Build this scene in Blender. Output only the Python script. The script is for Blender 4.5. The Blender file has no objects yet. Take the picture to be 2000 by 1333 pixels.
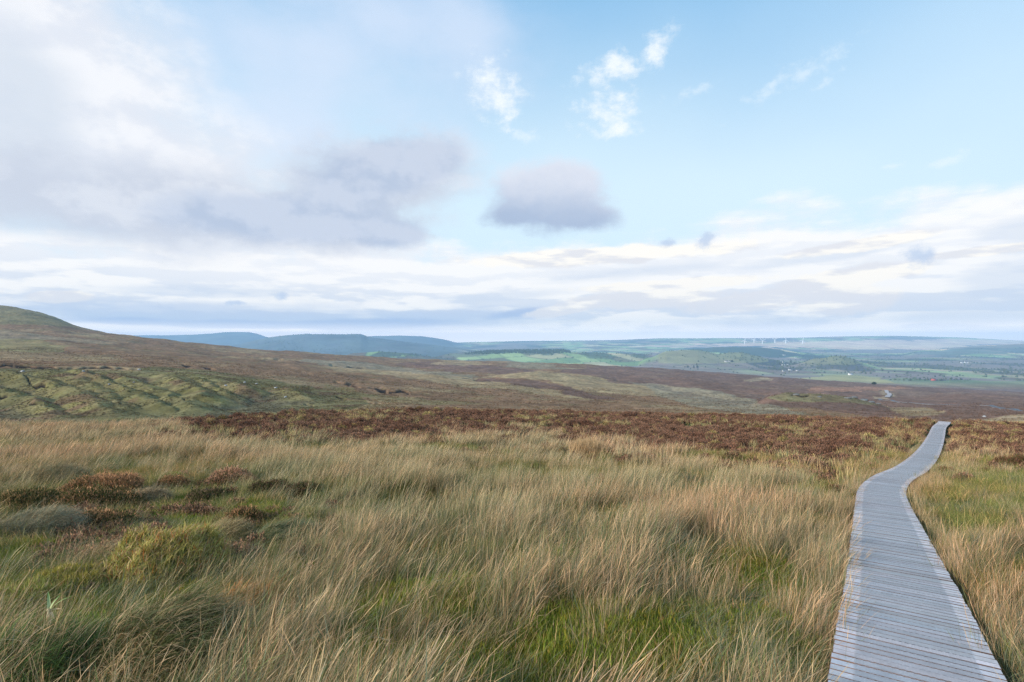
import bpy, math, random
import numpy as np

random.seed(7)
rng = np.random.default_rng(7)
F = 1111.0          # focal length in reference pixels (20 mm on a 36 mm sensor, 2000 px wide)
CX, CY = 1000.0, 666.5
scene = bpy.context.scene
col = scene.collection

# ------------------------------------------------------------------ helpers
def S(a, b, x):
    t = np.clip((x - a) / (b - a), 0, 1)
    return t * t * (3 - 2 * t)

def _hash(ix, iy, seed):
    h = (ix.astype(np.int64) * 374761393 + iy.astype(np.int64) * 668265263 + seed * 974711) & 0xFFFFFFFF
    h = ((h ^ (h >> 13)) * 1274126177) & 0xFFFFFFFF
    h = (h ^ (h >> 16)) & 0xFFFFFFFF
    return h.astype(np.float64) / 4294967295.0

def vnoise(x, y, seed=0):
    x = np.asarray(x, float); y = np.asarray(y, float)
    ix = np.floor(x); iy = np.floor(y)
    fx = x - ix; fy = y - iy
    fx = fx * fx * fx * (fx * (fx * 6 - 15) + 10); fy = fy * fy * fy * (fy * (fy * 6 - 15) + 10)
    a = _hash(ix, iy, seed); b = _hash(ix + 1, iy, seed); c = _hash(ix, iy + 1, seed); d = _hash(ix + 1, iy + 1, seed)
    return (a + (b - a) * fx) * (1 - fy) + (c + (d - c) * fx) * fy

def fbm(x, y, seed=0, octv=4, gain=0.5):
    s = 0; amp = 1; tot = 0
    for k in range(octv):
        s = s + amp * vnoise(x * 2 ** k + 13.7 * k, y * 2 ** k + 7.3 * k, seed + k); tot += amp; amp *= gain
    return s / tot

def mesh_np(name, V, faces, mat=None, cols=None, parent=None, link=True, smooth=False, extra=None):
    """faces: list of int arrays (n,k)"""
    me = bpy.data.meshes.new(name)
    V = np.asarray(V, np.float32)
    faces = [np.asarray(f, np.int32) for f in faces if len(f)]
    nl = sum(f.size for f in faces); nf = sum(len(f) for f in faces)
    me.vertices.add(len(V)); me.vertices.foreach_set('co', V.ravel())
    me.loops.add(nl); me.polygons.add(nf)
    me.loops.foreach_set('vertex_index', np.concatenate([f.ravel() for f in faces]))
    tot = np.concatenate([np.full(len(f), f.shape[1], np.int32) for f in faces])
    st = np.concatenate([[0], np.cumsum(tot)[:-1]]).astype(np.int32)
    me.polygons.foreach_set('loop_start', st)
    me.polygons.foreach_set('loop_total', tot)
    if smooth: me.polygons.foreach_set('use_smooth', np.ones(nf, bool))
    me.update(calc_edges=True)
    if cols is not None:
        a = me.color_attributes.new('Col', 'FLOAT_COLOR', 'POINT')
        c = np.ones((len(V), 4), np.float32); cc = np.asarray(cols, np.float32); c[:, :cc.shape[1]] = cc
        a.data.foreach_set('color', c.ravel())
    if extra:
        for k, v in extra.items():
            a = me.attributes.new(k, 'FLOAT', 'POINT'); a.data.foreach_set('value', np.asarray(v, np.float32))
    if mat: me.materials.append(mat)
    o = bpy.data.objects.new(name, me)
    if link: col.objects.link(o)
    if parent: o.parent = parent
    return o

def tag(o, label=None, cat=None, group=None, kind=None):
    if label: o['label'] = label
    if cat: o['category'] = cat
    if group: o['group'] = group
    if kind: o['kind'] = kind
    return o

def empty(name, loc, rz=0):
    o = bpy.data.objects.new(name, None); col.objects.link(o)
    o.location = loc; o.rotation_euler = (0, 0, rz); o.empty_display_size = 0.2
    return o

class MB:
    def __init__(self): self.V = []; self.F3 = []; self.F4 = []; self.C = []; self.n = 0
    def add(self, V, f4=(), f3=(), c=(1, 1, 1)):
        V = np.asarray(V, float).reshape(-1, 3)
        self.V.append(V)
        c = np.asarray(c, float)
        self.C.append(np.tile(c, (len(V), 1)) if c.ndim == 1 else c)
        if len(f4): self.F4.append(np.asarray(f4) + self.n)
        if len(f3): self.F3.append(np.asarray(f3) + self.n)
        self.n += len(V)
    def box(self, c, s, rz=0, col_=(1, 1, 1)):
        x, y, z = np.array(s) / 2
        P = np.array([[-x, -y, -z], [x, -y, -z], [x, y, -z], [-x, y, -z], [-x, -y, z], [x, -y, z], [x, y, z], [-x, y, z]])
        ca, sa = math.cos(rz), math.sin(rz)
        P = P @ np.array([[ca, sa, 0], [-sa, ca, 0], [0, 0, 1]]) + np.array(c)
        self.add(P, [[0, 3, 2, 1], [4, 5, 6, 7], [0, 1, 5, 4], [1, 2, 6, 5], [2, 3, 7, 6], [3, 0, 4, 7]], c=col_)
    def cone(self, p0, p1, r0, r1, n=8, c=(1, 1, 1)):
        p0 = np.array(p0, float); p1 = np.array(p1, float); ax = p1 - p0; ax /= np.linalg.norm(ax)
        t = np.cross(ax, [0, 0, 1.0]);
        if np.linalg.norm(t) < 1e-3: t = np.cross(ax, [1.0, 0, 0])
        t /= np.linalg.norm(t); b = np.cross(ax, t)
        a = np.linspace(0, 2 * np.pi, n, endpoint=False)
        ring = np.cos(a)[:, None] * t + np.sin(a)[:, None] * b
        V = np.vstack([p0 + ring * r0, p1 + ring * r1, p0[None], p1[None]])
        i = np.arange(n); j = (i + 1) % n
        self.add(V, np.stack([i, j, j + n, i + n], 1), np.vstack([np.stack([j, i, np.full(n, 2 * n)], 1), np.stack([i + n, j + n, np.full(n, 2 * n + 1)], 1)]), c=c)
    def build(self, name, mat, parent=None, link=True, smooth=False):
        fs = []
        if self.F4: fs.append(np.vstack(self.F4))
        if self.F3: fs.append(np.vstack(self.F3))
        return mesh_np(name, np.vstack(self.V), fs, mat, np.vstack(self.C), parent, link, smooth)

# ------------------------------------------------------------------ node helpers
class NT:
    def __init__(self, tree): self.t = tree; self.n = tree.nodes; self.l = tree.links
    def new(self, typ, **kw):
        nd = self.n.new(typ)
        for k, v in kw.items(): setattr(nd, k, v)
        return nd
    def put(self, sock, v):
        if v is None: return
        if isinstance(v, bpy.types.NodeSocket): self.l.new(v, sock)
        else: sock.default_value = v
    def m(self, op, a, b=None, c=None, clamp=False):
        nd = self.new('ShaderNodeMath', operation=op); nd.use_clamp = clamp
        self.put(nd.inputs[0], a); self.put(nd.inputs[1], b); self.put(nd.inputs[2], c)
        return nd.outputs[0]
    def ss(self, x, lo, hi, a=0.0, b=1.0):
        nd = self.new('ShaderNodeMapRange', interpolation_type='SMOOTHSTEP')
        for i, v in enumerate((x, lo, hi, a, b)): self.put(nd.inputs[i], v)
        return nd.outputs[0]
    def lin(self, x, lo, hi, a=0.0, b=1.0):
        nd = self.new('ShaderNodeMapRange')
        for i, v in enumerate((x, lo, hi, a, b)): self.put(nd.inputs[i], v)
        return nd.outputs[0]
    def mix(self, f, a, b, blend='MIX'):
        nd = self.new('ShaderNodeMix', data_type='RGBA', blend_type=blend); nd.clamp_factor = True
        self.put(nd.inputs[0], f); self.put(nd.inputs[6], a); self.put(nd.inputs[7], b)
        return nd.outputs[2]
    def noise(self, vec, scale, detail=4, rough=0.5, dist=0.0, dims='3D'):
        nd = self.new('ShaderNodeTexNoise', noise_dimensions=dims)
        self.put(nd.inputs['Vector'], vec); nd.inputs['Scale'].default_value = scale
        nd.inputs['Detail'].default_value = detail; nd.inputs['Roughness'].default_value = rough; nd.inputs['Distortion'].default_value = dist
        return nd.outputs['Fac'] if 'Fac' in nd.outputs else nd.outputs[0]
    def xyz(self, x, y, z=0.0):
        nd = self.new('ShaderNodeCombineXYZ')
        for i, v in enumerate((x, y, z)): self.put(nd.inputs[i], v)
        return nd.outputs[0]

def new_mat(name):
    m = bpy.data.materials.new(name); m.use_nodes = True
    nt = NT(m.node_tree); b = m.node_tree.nodes['Principled BSDF']
    b.inputs['Roughness'].default_value = 0.85
    b.inputs['Specular IOR Level'].default_value = 0.2
    return m, nt, b

def rgb(r, g, b): return (r, g, b, 1.0)

# ------------------------------------------------------------------ the lie of the land
# knots of the land along the line of sight: (depth, reference row) per reference column
COLS = [0, 100, 160, 250, 400, 500, 750, 1000, 1250, 1500, 1750, 1850, 2000]
CREST = {0: (38, 832), 100: (38, 832), 160: (39, 831), 250: (41, 829), 400: (44, 820), 500: (50, 811), 750: (62, 800), 1000: (70, 804),
         1250: (68, 809), 1500: (62, 814), 1750: (58, 821), 1850: (58, 823.5), 2000: (58, 831)}
MID = {
 0: [(70, 850), (130, 815), (250, 716), (420, 690), (850, 642), (1500, 594), (2000, 640)],
 100: [(70, 850), (128, 815), (255, 718), (430, 693), (850, 650), (1400, 615), (1900, 655)],
 160: [(70, 850), (125, 818), (258, 720), (440, 696), (850, 659), (1300, 645), (1800, 668)],
 250: [(72, 848), (122, 822), (262, 723), (460, 698), (800, 672), (1150, 656), (1700, 690)],
 400: [(80, 835), (125, 815), (275, 731), (480, 709), (850, 689), (1200, 673), (1700, 700)],
 500: [(85, 830), (130, 812), (290, 743), (500, 718), (900, 697), (1250, 683), (1750, 705)],
 750: [(100, 815), (150, 800), (300, 763), (550, 738), (950, 718), (1600, 699), (2000, 712)],
 1000: [(110, 815), (160, 803), (320, 775), (550, 750), (950, 727), (1700, 709), (2100, 722)],
 1250: [(110, 818), (165, 806), (330, 787), (550, 763), (950, 738), (1800, 718), (2200, 732)],
 1500: [(110, 822), (165, 812), (330, 795), (550, 775), (950, 753), (1700, 736), (2100, 748)],
 1750: [(110, 835), (165, 817), (330, 799), (550, 785), (950, 766), (1600, 754), (2000, 763)],
 1850: [(110, 835), (165, 815), (330, 801), (550, 787), (950, 771), (1560, 759), (1950, 767)],
 2000: [(100, 822), (165, 812), (330, 802), (550, 789), (950, 777), (1500, 767), (1900, 775)],
}
LOW = [(2600, 747), (3500, 724), (5000, 705), (7000, 694), (10000, 684), (15000, 676), (22000, 671), (30000, 668.5), (42000, 667)]

PXG = np.linspace(-2600, 4600, 721)
LDG = np.linspace(math.log(0.3), math.log(42000), 1500)
DG = np.exp(LDG)

def pchip(x, y, xq):
    h = np.diff(x); dl = np.diff(y) / h
    m = np.zeros_like(y)
    for i in range(1, len(x) - 1):
        if dl[i - 1] * dl[i] > 0:
            w1 = 2 * h[i] + h[i - 1]; w2 = h[i] + 2 * h[i - 1]
            m[i] = (w1 + w2) / (w1 / dl[i - 1] + w2 / dl[i])
    m[0] = dl[0]; m[-1] = dl[-1]
    k = np.clip(np.searchsorted(x, xq) - 1, 0, len(x) - 2)
    t = (xq - x[k]) / h[k]
    return (y[k] * (2 * t**3 - 3 * t**2 + 1) + m[k] * h[k] * (t**3 - 2 * t**2 + t) + y[k + 1] * (-2 * t**3 + 3 * t**2) + m[k + 1] * h[k] * (t**3 - t**2))

def smooth_cols(a, w):
    k = np.exp(-0.5 * (np.arange(-3 * w, 3 * w + 1) / w) ** 2); k /= k.sum()
    return np.convolve(np.pad(a, 3 * w, mode='edge'), k, mode='valid')

knd = []; kny = []
for k in range(8):
    dd = [(CREST[c] if k == 0 else MID[c][k - 1])[0] for c in COLS]
    yy = [(CREST[c] if k == 0 else MID[c][k - 1])[1] for c in COLS]
    knd.append(smooth_cols(np.interp(PXG, COLS, np.log(dd)), 3)); kny.append(smooth_cols(np.interp(PXG, COLS, yy), 3))
knd = np.array(knd); kny = np.array(kny)
TAB = np.zeros((len(PXG), len(LDG)))
lowx = np.log([p[0] for p in LOW]); lowy = np.array([p[1] for p in LOW], float)
for i in range(len(PXG)):
    x = np.concatenate([knd[:, i], lowx]); y = np.concatenate([kny[:, i], lowy])
    z = -(pchip(x, y, LDG) - CY) / F * DG
    dc = math.exp(knd[0, i]); zc = -(kny[0, i] - CY) / F * dc
    t = DG / dc; q = t < 1
    tt = t[q]; m0 = -0.165; m1 = -0.055
    z[q] = -1.64 * (2 * tt**3 - 3 * tt**2 + 1) + m0 * dc * (tt**3 - 2 * tt**2 + tt) + zc * (-2 * tt**3 + 3 * tt**2) + m1 * dc * (tt**3 - tt**2)
    TAB[i] = z

def lookup(u, d):
    px = np.clip(CX + F * np.asarray(u, float), PXG[0], PXG[-1] - 1e-3); ld = np.clip(np.log(np.maximum(d, 0.31)), LDG[0], LDG[-1] - 1e-6)
    a = (px - PXG[0]) / (PXG[1] - PXG[0]); b = (ld - LDG[0]) / (LDG[1] - LDG[0])
    i = a.astype(int); j = b.astype(int); a = a - i; b = b - j
    return (TAB[i, j] * (1 - a) + TAB[i + 1, j] * a) * (1 - b) + (TAB[i, j + 1] * (1 - a) + TAB[i + 1, j + 1] * a) * b

# hills standing on that land: (crest polyline, depth, front width, back width)
RIDGES = [
 ([(880, 760), (922, 742), (960, 735), (1051, 726), (1130, 732), (1200, 744), (1290, 768)], 760, 150, 120),
 ([(740, 722), (790, 709), (870, 704), (930, 708), (990, 707.5), (1050, 710), (1130, 712), (1200, 718), (1280, 721), (1350, 726), (1420, 740)], 1500, 160, 200),
 ([(1470, 792), (1503, 773), (1538, 767), (1600, 770), (1660, 777), (1723, 793), (1760, 805)], 340, 45, 40),
 ([(1690, 800), (1755, 778), (1877, 769), (1950, 773), (2000, 776), (2150, 792)], 760, 130, 140),
 ([(1270, 700), (1300, 686.5), (1335, 684), (1363, 684), (1405, 692), (1426, 688.5), (1447, 688.5), (1475, 696), (1496, 702), (1540, 712)], 4300, 420, 420),
 ([(1550, 714), (1590, 700.5), (1611, 699.5), (1629, 695.5), (1646, 695), (1660, 700), (1685, 709), (1720, 718)], 3900, 260, 300),
 ([(1250, 694), (1330, 685), (1400, 678.5), (1475, 678), (1520, 680.5), (1560, 687), (1640, 696)], 6200, 500, 500),
 ([(1700, 706), (1790, 686), (1860, 679), (1930, 674), (2000, 671), (2200, 666), (2600, 664)], 7200, 1000, 900),
 ([(700, 676), (900, 669.5), (1000, 667), (1200, 664.5), (1300, 661), (1480, 661), (1560, 660), (1650, 657.5), (1750, 656.5), (1870, 659.5), (1960, 664), (2000, 666), (2200, 668)], 12500, 2800, 2600),
 ([(820, 706), (880, 691), (950, 687), (1000, 685), (1100, 685), (1115, 688), (1250, 692), (1330, 700), (1400, 712)], 4900, 500, 500),
 ([(640, 704), (690, 690), (740, 687), (800, 691), (860, 700)], 4300, 300, 250),
 ([(100, 662), (206, 656), (280, 655), (345, 654), (385, 653), (413, 651.5), (437, 649), (486, 649), (504, 653), (518, 658), (560, 668), (640, 676)], 11500, 1700, 1400),
 ([(250, 692), (380, 686), (470, 672), (518, 660.5), (560, 656), (600, 653.5), (660, 653.5), (690, 652.5), (705, 653), (719, 659), (747, 663), (820, 672), (900, 681), (960, 690)], 7600, 1200, 900),
 ([(600, 668), (690, 658), (733, 656), (780, 656.5), (824, 658), (850, 661), (870, 664), (887, 669), (920, 675), (960, 679)], 11000, 1700, 1500),
]
def smax(a, b, k):
    h = np.clip(0.5 + 0.5 * (a - b) / k, 0, 1)
    return b * (1 - h) + a * h + k * h * (1 - h)

def base_h(u, d):
    u = np.asarray(u, float); d = np.asarray(d, float)
    z = lookup(u, d); z0 = z.copy()
    px = CX + F * u
    for pts, D, wf, wb in RIDGES:
        near = (np.abs(d - D) < 3.2 * max(wf, wb)) & (px > pts[0][0] - 60) & (px < pts[-1][0] + 60)
        if not near.any(): continue
        uu = u[near]; dd = d[near]; p = px[near]
        yc = np.interp(p, [q[0] for q in pts], [q[1] for q in pts])
        yc = yc + 30 * S(0, 60, pts[0][0] - p) + 30 * S(0, 60, p - pts[-1][0])
        zc = -(yc - CY) / F * D
        zb = lookup(uu, np.full_like(dd, D))
        w = np.where(dd < D, wf, wb)
        add = np.maximum(zc - zb, 0) * np.exp(-((dd - D) / w) ** 2)
        z[near] = np.maximum(z[near], z0[near] + add)
    return z

# boardwalk centre line, read off the ground from where it shows
PATHPX = [((1619.5 + 1975) / 2, 1333), ((1624.5 + 1946) / 2, 1278), ((1633 + 1917) / 2, 1220), ((1650 + 1877.7) / 2, 1153.5), ((1660 + 1838) / 2, 1095),
          ((1668 + 1801) / 2, 1029), ((1672.6 + 1777) / 2, 987.5), (1723, 957), (1745, 933), (1774, 919), (1792, 906), (1809, 888), (1821, 869), (1829, 850.5), (1835, 834), (1845, 823)]
_D = np.exp(np.linspace(math.log(1.2), math.log(41000), 9000))
def ground_px(px, py, dmin=1.2, dmax=1e9, fn=None):
    """first point of the land that the sight line through (px, py) meets"""
    fn = fn or base_h
    d = _D[(_D >= dmin) & (_D <= dmax)]; u = (px - CX) / F
    z = fn(np.full_like(d, u), d); ray = -(py - CY) / F * d
    k = np.nonzero(z >= ray)[0]
    if not len(k): k = [int(np.argmin(ray / d - z / d))]
    k = k[0]
    return np.array([u * d[k], d[k], z[k]])
P0 = [ground_px(*p, dmax=75) for p in PATHPX]
first = P0[0] + (P0[0] - P0[2]) * 0.9
last = P0[-1] + np.array([5.0, 7.0, 0]); last2 = last + np.array([6, 6, 0])
PATH = np.array([first] + P0 + [last, last2])
def resample(P, step):
    seg = np.linalg.norm(np.diff(P[:, :2], axis=0), axis=1); s = np.concatenate([[0], np.cumsum(seg)])
    q = np.arange(0, s[-1], step)
    return np.stack([pchip(s, P[:, 0], q), pchip(s, P[:, 1], q)], 1)
PATHXY = resample(PATH, 0.1)
k = np.exp(-0.5 * (np.arange(-8, 9) / 4.0) ** 2); k /= k.sum()
PATHXY = np.stack([np.convolve(np.pad(PATHXY[:, i], 8, mode='edge'), k, 'valid') for i in (0, 1)], 1)
PATHXY = PATHXY[3:-3]
_coarse = PATHXY[::4]
def path_dist(x, y):
    x = np.asarray(x); y = np.asarray(y); out = np.full(x.shape, 99.0)
    q = (y < 85) & (x > 0) & (y > 0)
    if q.any():
        xx = x[q]; yy = y[q]; r = np.full(xx.shape, 99.0)
        for i in range(0, len(xx), 20000):
            a = xx[i:i + 20000, None] - _coarse[None, :, 0]; b = yy[i:i + 20000, None] - _coarse[None, :, 1]
            r[i:i + 20000] = np.sqrt((a * a + b * b).min(1))
        out[q] = r
    return out

def hag_dist(px, y):
    """distance (reference rows) to the nearest peat-hag line, and only along its run"""
    out = np.full(np.shape(px), 99.0)
    for pts in HAGS:
        xs = [p[0] for p in pts]; ys = [p[1] for p in pts]
        q = (px > xs[0]) & (px < xs[-1])
        out = np.where(q, np.minimum(out, np.abs(y - np.interp(px, xs, ys))), out)
    return out
HAGS = [[(-80, 712), (0, 714), (40, 715), (90, 717), (130, 719), (200, 718), (270, 722)], [(500, 702), (545, 703), (570, 706)], [(645, 714), (690, 719), (740, 722)],
        [(652, 746), (690, 753), (760, 764), (800, 768)], [(655, 774), (700, 781), (740, 787)], [(789, 796), (808, 798)], [(330, 712), (380, 716), (420, 722)],
        [(40, 738), (62, 756), (90, 762)], [(235, 798), (262, 801)], [(150, 772), (185, 773)], [(60, 797), (84, 798)], [(330, 782), (362, 788)], [(595, 786), (612, 789)], [(0, 779), (28, 781)],
        [(925, 741), (960, 744)], [(1545, 771), (1580, 773)]]

SPURS = None
def bank_ridge(x, d):
    """0..1: the grassy spurs that run down the bank, as lines on the ground"""
    global SPURS
    if SPURS is None:
        SPURS = []
        for L in ([(-60, 752), (10, 772), (60, 790), (130, 818)], [(20, 738), (90, 754), (150, 775), (200, 797), (250, 820)], [(95, 727), (150, 745), (205, 775), (262, 806)], [(150, 727), (190, 745), (225, 765), (275, 786), (322, 803)],
                  [(212, 731), (260, 750), (300, 770), (345, 788), (385, 801)], [(285, 723), (318, 735), (350, 750), (380, 768), (405, 786)], [(333, 712), (362, 727), (390, 745), (420, 763), (450, 780)], [(420, 735), (455, 752), (490, 770)], [(520, 748), (560, 765), (600, 782)]):
            P = np.array([ground_px(p, q, 108, 290)[:2] for p, q in L]); SPURS.append(resample(P, 1.5))
    x = np.asarray(x, float); d = np.asarray(d, float); out = np.zeros(x.shape)
    q = (d > 100) & (d < 280) & (x < -.22 * d) & (x > -1.3 * d)
    if q.any():
        xx = x[q] + (fbm(x[q] / 9, d[q] / 9, 24, 3) - .5) * 6; dd = d[q] + (fbm(x[q] / 9, d[q] / 9, 25, 3) - .5) * 6
        r = np.zeros(xx.shape)
        for k, P in enumerate(SPURS):
            m = np.full(xx.shape, 1e9); cr = np.zeros(xx.shape)
            for p in P[::2]:
                e = (xx - p[0]) ** 2 + (dd - p[1]) ** 2; m = np.minimum(m, e)
            m = np.sqrt(m); w = 7.5 + 2.0 * (k % 3)
            r = np.maximum(r, np.clip(1 - m / w, 0, 1) ** 1.1 * (.8 + .25 * (k % 2)))
        out[q] = np.clip(r + .22 * (fbm(xx / 6, dd / 6, 26, 3) - .5), 0, 1.1)
    return out
def land(u, d, detail=True):
    """full height with relief"""
    u = np.asarray(u, float); d = np.asarray(d, float); x = u * d
    z = base_h(u, d)
    y0 = CY - F * z / d; px = CX + F * u
    pd = path_dist(x, d)
    flat = S(0.5, 1.6, pd)
    nr = 1 - S(70, 110, d)
    hum = (fbm(x / 2.6, d / 2.6, 3, 3) - 0.5) * 0.55 + (fbm(x / 0.8, d / 0.8, 5, 2) - 0.5) * 0.22
    z = z + nr * (-0.24 + flat * hum)
    md = S(75, 130, d) * (1 - S(1800, 3200, d))
    sc = np.clip(d / 250, 0.5, 3)
    z = z + md * ((fbm(x / 45, d / 45, 11, 3) - 0.5) * 2.2 * sc + (fbm(x / 11, d / 11, 12, 3) - 0.5) * 1.0 * sc ** 0.5)
    # gullied bank below the peat edge
    bank = S(118, 150, d) * (1 - S(215, 262, d)) * (1 - S(560, 720, px))
    sw = (85 * x + 68 * d) / 109 + (fbm(x / 30, d / 30, 21, 3) - 0.5) * 11
    z = z + bank * (bank_ridge(x, d) * 3.5 - 1.0)
    hg = hag_dist(px, y0 + (vnoise(px / 14, d / 40, 31) - 0.5) * 4)
    z = z - (1 - S(0.3, 2.0, hg)) * md * np.clip(d / 220, .3, 3) * 0.9
    fr = S(2300, 3600, d)
    z = z + fr * ((fbm(x / 1500, d / 1500, 41, 3) - 0.5) * 16 + (fbm(x / 380, d / 380, 42, 3) - 0.5) * 9) * (1 - 0.5 * S(9000, 16000, d))
    mt = S(4700, 5200, d) * (1 - S(880, 960, px))
    z = z + mt * (fbm(x / 900, d / 1300, 45, 5) - 0.5) * 34 * S(-150, 20, z)
    return z
def land_at(x, y):
    x = np.atleast_1d(np.asarray(x, float)); y = np.atleast_1d(np.asarray(y, float))
    return land(x / y, y)
def stand(px, py, dmin=1.2, dmax=1e9):
    p = ground_px(px, py, dmin, dmax, fn=land)
    return p

# ------------------------------------------------------------------ ground cover colours (albedo of the plants that grow there; sunlight painted into one far strip)
def inpoly(px, y, poly):
    r = np.zeros(px.shape, bool); n = len(poly)
    for i in range(n):
        x1, y1 = poly[i]; x2, y2 = poly[(i + 1) % n]
        if y1 == y2: continue
        c = ((y1 > y) != (y2 > y)) & (px < (x2 - x1) * (y - y1) / (y2 - y1) + x1)
        r ^= c
    return r
HEATHER = np.array([.14, .085, .055]); MOOR = np.array([.205, .126, .074]); TAN = np.array([.33, .255, .145]); GREEN = np.array([.14, .13, .056])
LIME = np.array([.175, .155, .060]); OLIVE = np.array([.20, .18, .085]); PURPLE = np.array([.158, .096, .080]); PALE = np.array([.40, .32, .20]); PEAT = np.array([.022, .016, .013]); GREY = np.array([.24, .215, .15])
# (colour, polygon in reference columns and rows, depth range, strength)
PATCH = [
 (OLIVE, [(-200, 560), (60, 600), (110, 612), (150, 640), (60, 634), (-200, 628)], (900, 2200), .9),
 (GREY, [(-200, 645), (60, 650), (160, 664), (230, 672), (120, 668), (-200, 664)], (300, 2000), .6),
 (OLIVE, [(-200, 662), (60, 666), (130, 680), (130, 690), (-200, 690)], (200, 1200), .8),
 (TAN, [(-200, 690), (60, 690), (190, 694), (260, 705), (100, 706), (-200, 702)], (200, 900), .55),
 (GREEN, [(-300, 716), (100, 721), (270, 725), (305, 713), (350, 716), (430, 727), (520, 742), (600, 755), (680, 772), (735, 789), (700, 800), (450, 812), (250, 850), (-300, 880)], (95, 330), 1),
 (OLIVE, [(260, 790), (330, 775), (450, 785), (560, 790), (640, 800), (400, 830), (200, 830)], (95, 230), .8),
 (LIME, [(655, 757), (690, 760), (735, 775), (700, 778), (660, 768)], (150, 500), .7),
 (OLIVE, [(620, 750), (700, 768), (800, 775), (960, 790), (900, 792), (760, 784), (640, 770)], (120, 500), .6),
 (GREY, [(590, 704), (705, 707), (800, 720), (932, 735), (925, 741), (845, 736), (705, 720), (600, 709)], (500, 1900), .9),
 (TAN, [(640, 714), (700, 718), (800, 731), (915, 739), (1000, 752), (1146, 777), (1165, 783), (1060, 772), (915, 755), (760, 736), (640, 722)], (250, 1000), .85),
 (PURPLE, [(757, 709), (845, 708), (930, 712), (1002, 720), (1160, 734), (1050, 724), (960, 733), (900, 727)], (600, 1900), .9),
 (TAN, [(848, 712), (865, 704), (897, 702), (930, 706), (950, 712), (900, 715)], (1200, 1800), .8),
 (GREY, [(985, 716), (1000, 707), (1060, 709), (1090, 718), (1140, 722), (1060, 724)], (1200, 1900), .8),
 (TAN, [(905, 745), (960, 736), (1051, 725), (1125, 732), (1215, 746), (1300, 764), (1310, 784), (1230, 783), (1150, 765), (1055, 742), (960, 739)], (450, 900), .9),
 (PURPLE * .85, [(918, 741), (1010, 742), (1065, 747), (1140, 762), (1222, 784), (1150, 781), (1090, 766), (1000, 750)], (300, 900), .95),
 (PURPLE, [(1150, 716), (1300, 717), (1500, 733), (1700, 750), (2100, 766), (2100, 822), (1760, 824), (1600, 800), (1400, 790), (1320, 770), (1240, 752), (1100, 726)], (90, 2300), .9),
 (GREY, [(1240, 746), (1310, 756), (1405, 766), (1500, 789), (1600, 811), (1470, 811), (1370, 797), (1290, 780)], (110, 1000), .9),
 (PALE, [(1290, 752), (1405, 768), (1480, 787), (1400, 778), (1310, 762)], (200, 1000), .6),
 (OLIVE, [(1503, 777), (1530, 767), (1545, 766), (1600, 768), (1650, 774), (1723, 791), (1720, 797), (1650, 789), (1545, 782)], (270, 420), .9),
 (TAN, [(1727, 790), (1807, 795), (1843, 808), (1800, 815), (1760, 812), (1737, 801)], (110, 330), .85),
 (PALE, [(1877, 821), (2000, 811), (2150, 811), (2150, 834), (1960, 832), (1900, 827)], (64, 175), .8),
 (np.array([.36, .19, .12]), [(1560, 760), (1600, 757), (1755, 756), (1770, 762), (1650, 765), (1590, 766)], (600, 1800), .8),
 (PALE, [(1458, 742), (1490, 738), (1510, 741), (1480, 746)], (700, 2000), .8),
 (PALE, [(1712, 776), (1722, 762), (1740, 762), (1750, 774), (1738, 779), (1718, 779)], (300, 1700), .6),
]
LOWPATCH = [   # on the lowland: (colour, polygon, field weight left)
 (np.array([.23, .33, .12]), [(1690, 746), (1720, 740), (1760, 737), (1830, 743), (2100, 744), (2100, 770), (1800, 757)], .5),
 (np.array([.36, .33, .14]), [(1555, 738), (1640, 734), (1720, 737), (1700, 742), (1760, 752), (1720, 752), (1600, 741)], .1),
 (np.array([.24, .19, .17]), [(1540, 716), (1700, 711), (1950, 708), (2100, 712), (2100, 738), (1850, 742), (1700, 733), (1560, 733)], .8),
 (np.array([.21, .165, .135]), [(1280, 716), (1420, 716), (1540, 722), (1560, 738), (1440, 736), (1300, 724)], .75),
 (np.array([.88, .60, .41]), [(1330, 671), (1422, 671), (1500, 669.5), (1685, 665.5), (1860, 662.5), (2150, 667), (2150, 675), (1825, 683), (1650, 683), (1510, 680)], .28),  # distant strip: sunlight painted in as a pale pinkish ground colour
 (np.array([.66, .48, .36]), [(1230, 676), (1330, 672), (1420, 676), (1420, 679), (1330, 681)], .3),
 (np.array([.045, .075, .06]), [(1330, 684), (1400, 678), (1475, 677), (1525, 680), (1560, 688), (1620, 697), (1500, 697), (1400, 690)], .05),
 (np.array([.11, .14, .12]), [(1780, 690), (1860, 679), (1930, 674), (2100, 668), (2100, 684), (1950, 690), (1850, 697)], .2),
 (np.array([.13, .12, .10]), [(620, 700), (700, 698), (860, 697), (900, 688), (960, 694), (860, 704)], .2),
 (np.array([.16, .22, .09]), [(880, 692), (960, 690), (1115, 690), (1260, 694), (1300, 702), (1280, 716), (1100, 712), (930, 706)], .7),
]
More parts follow.
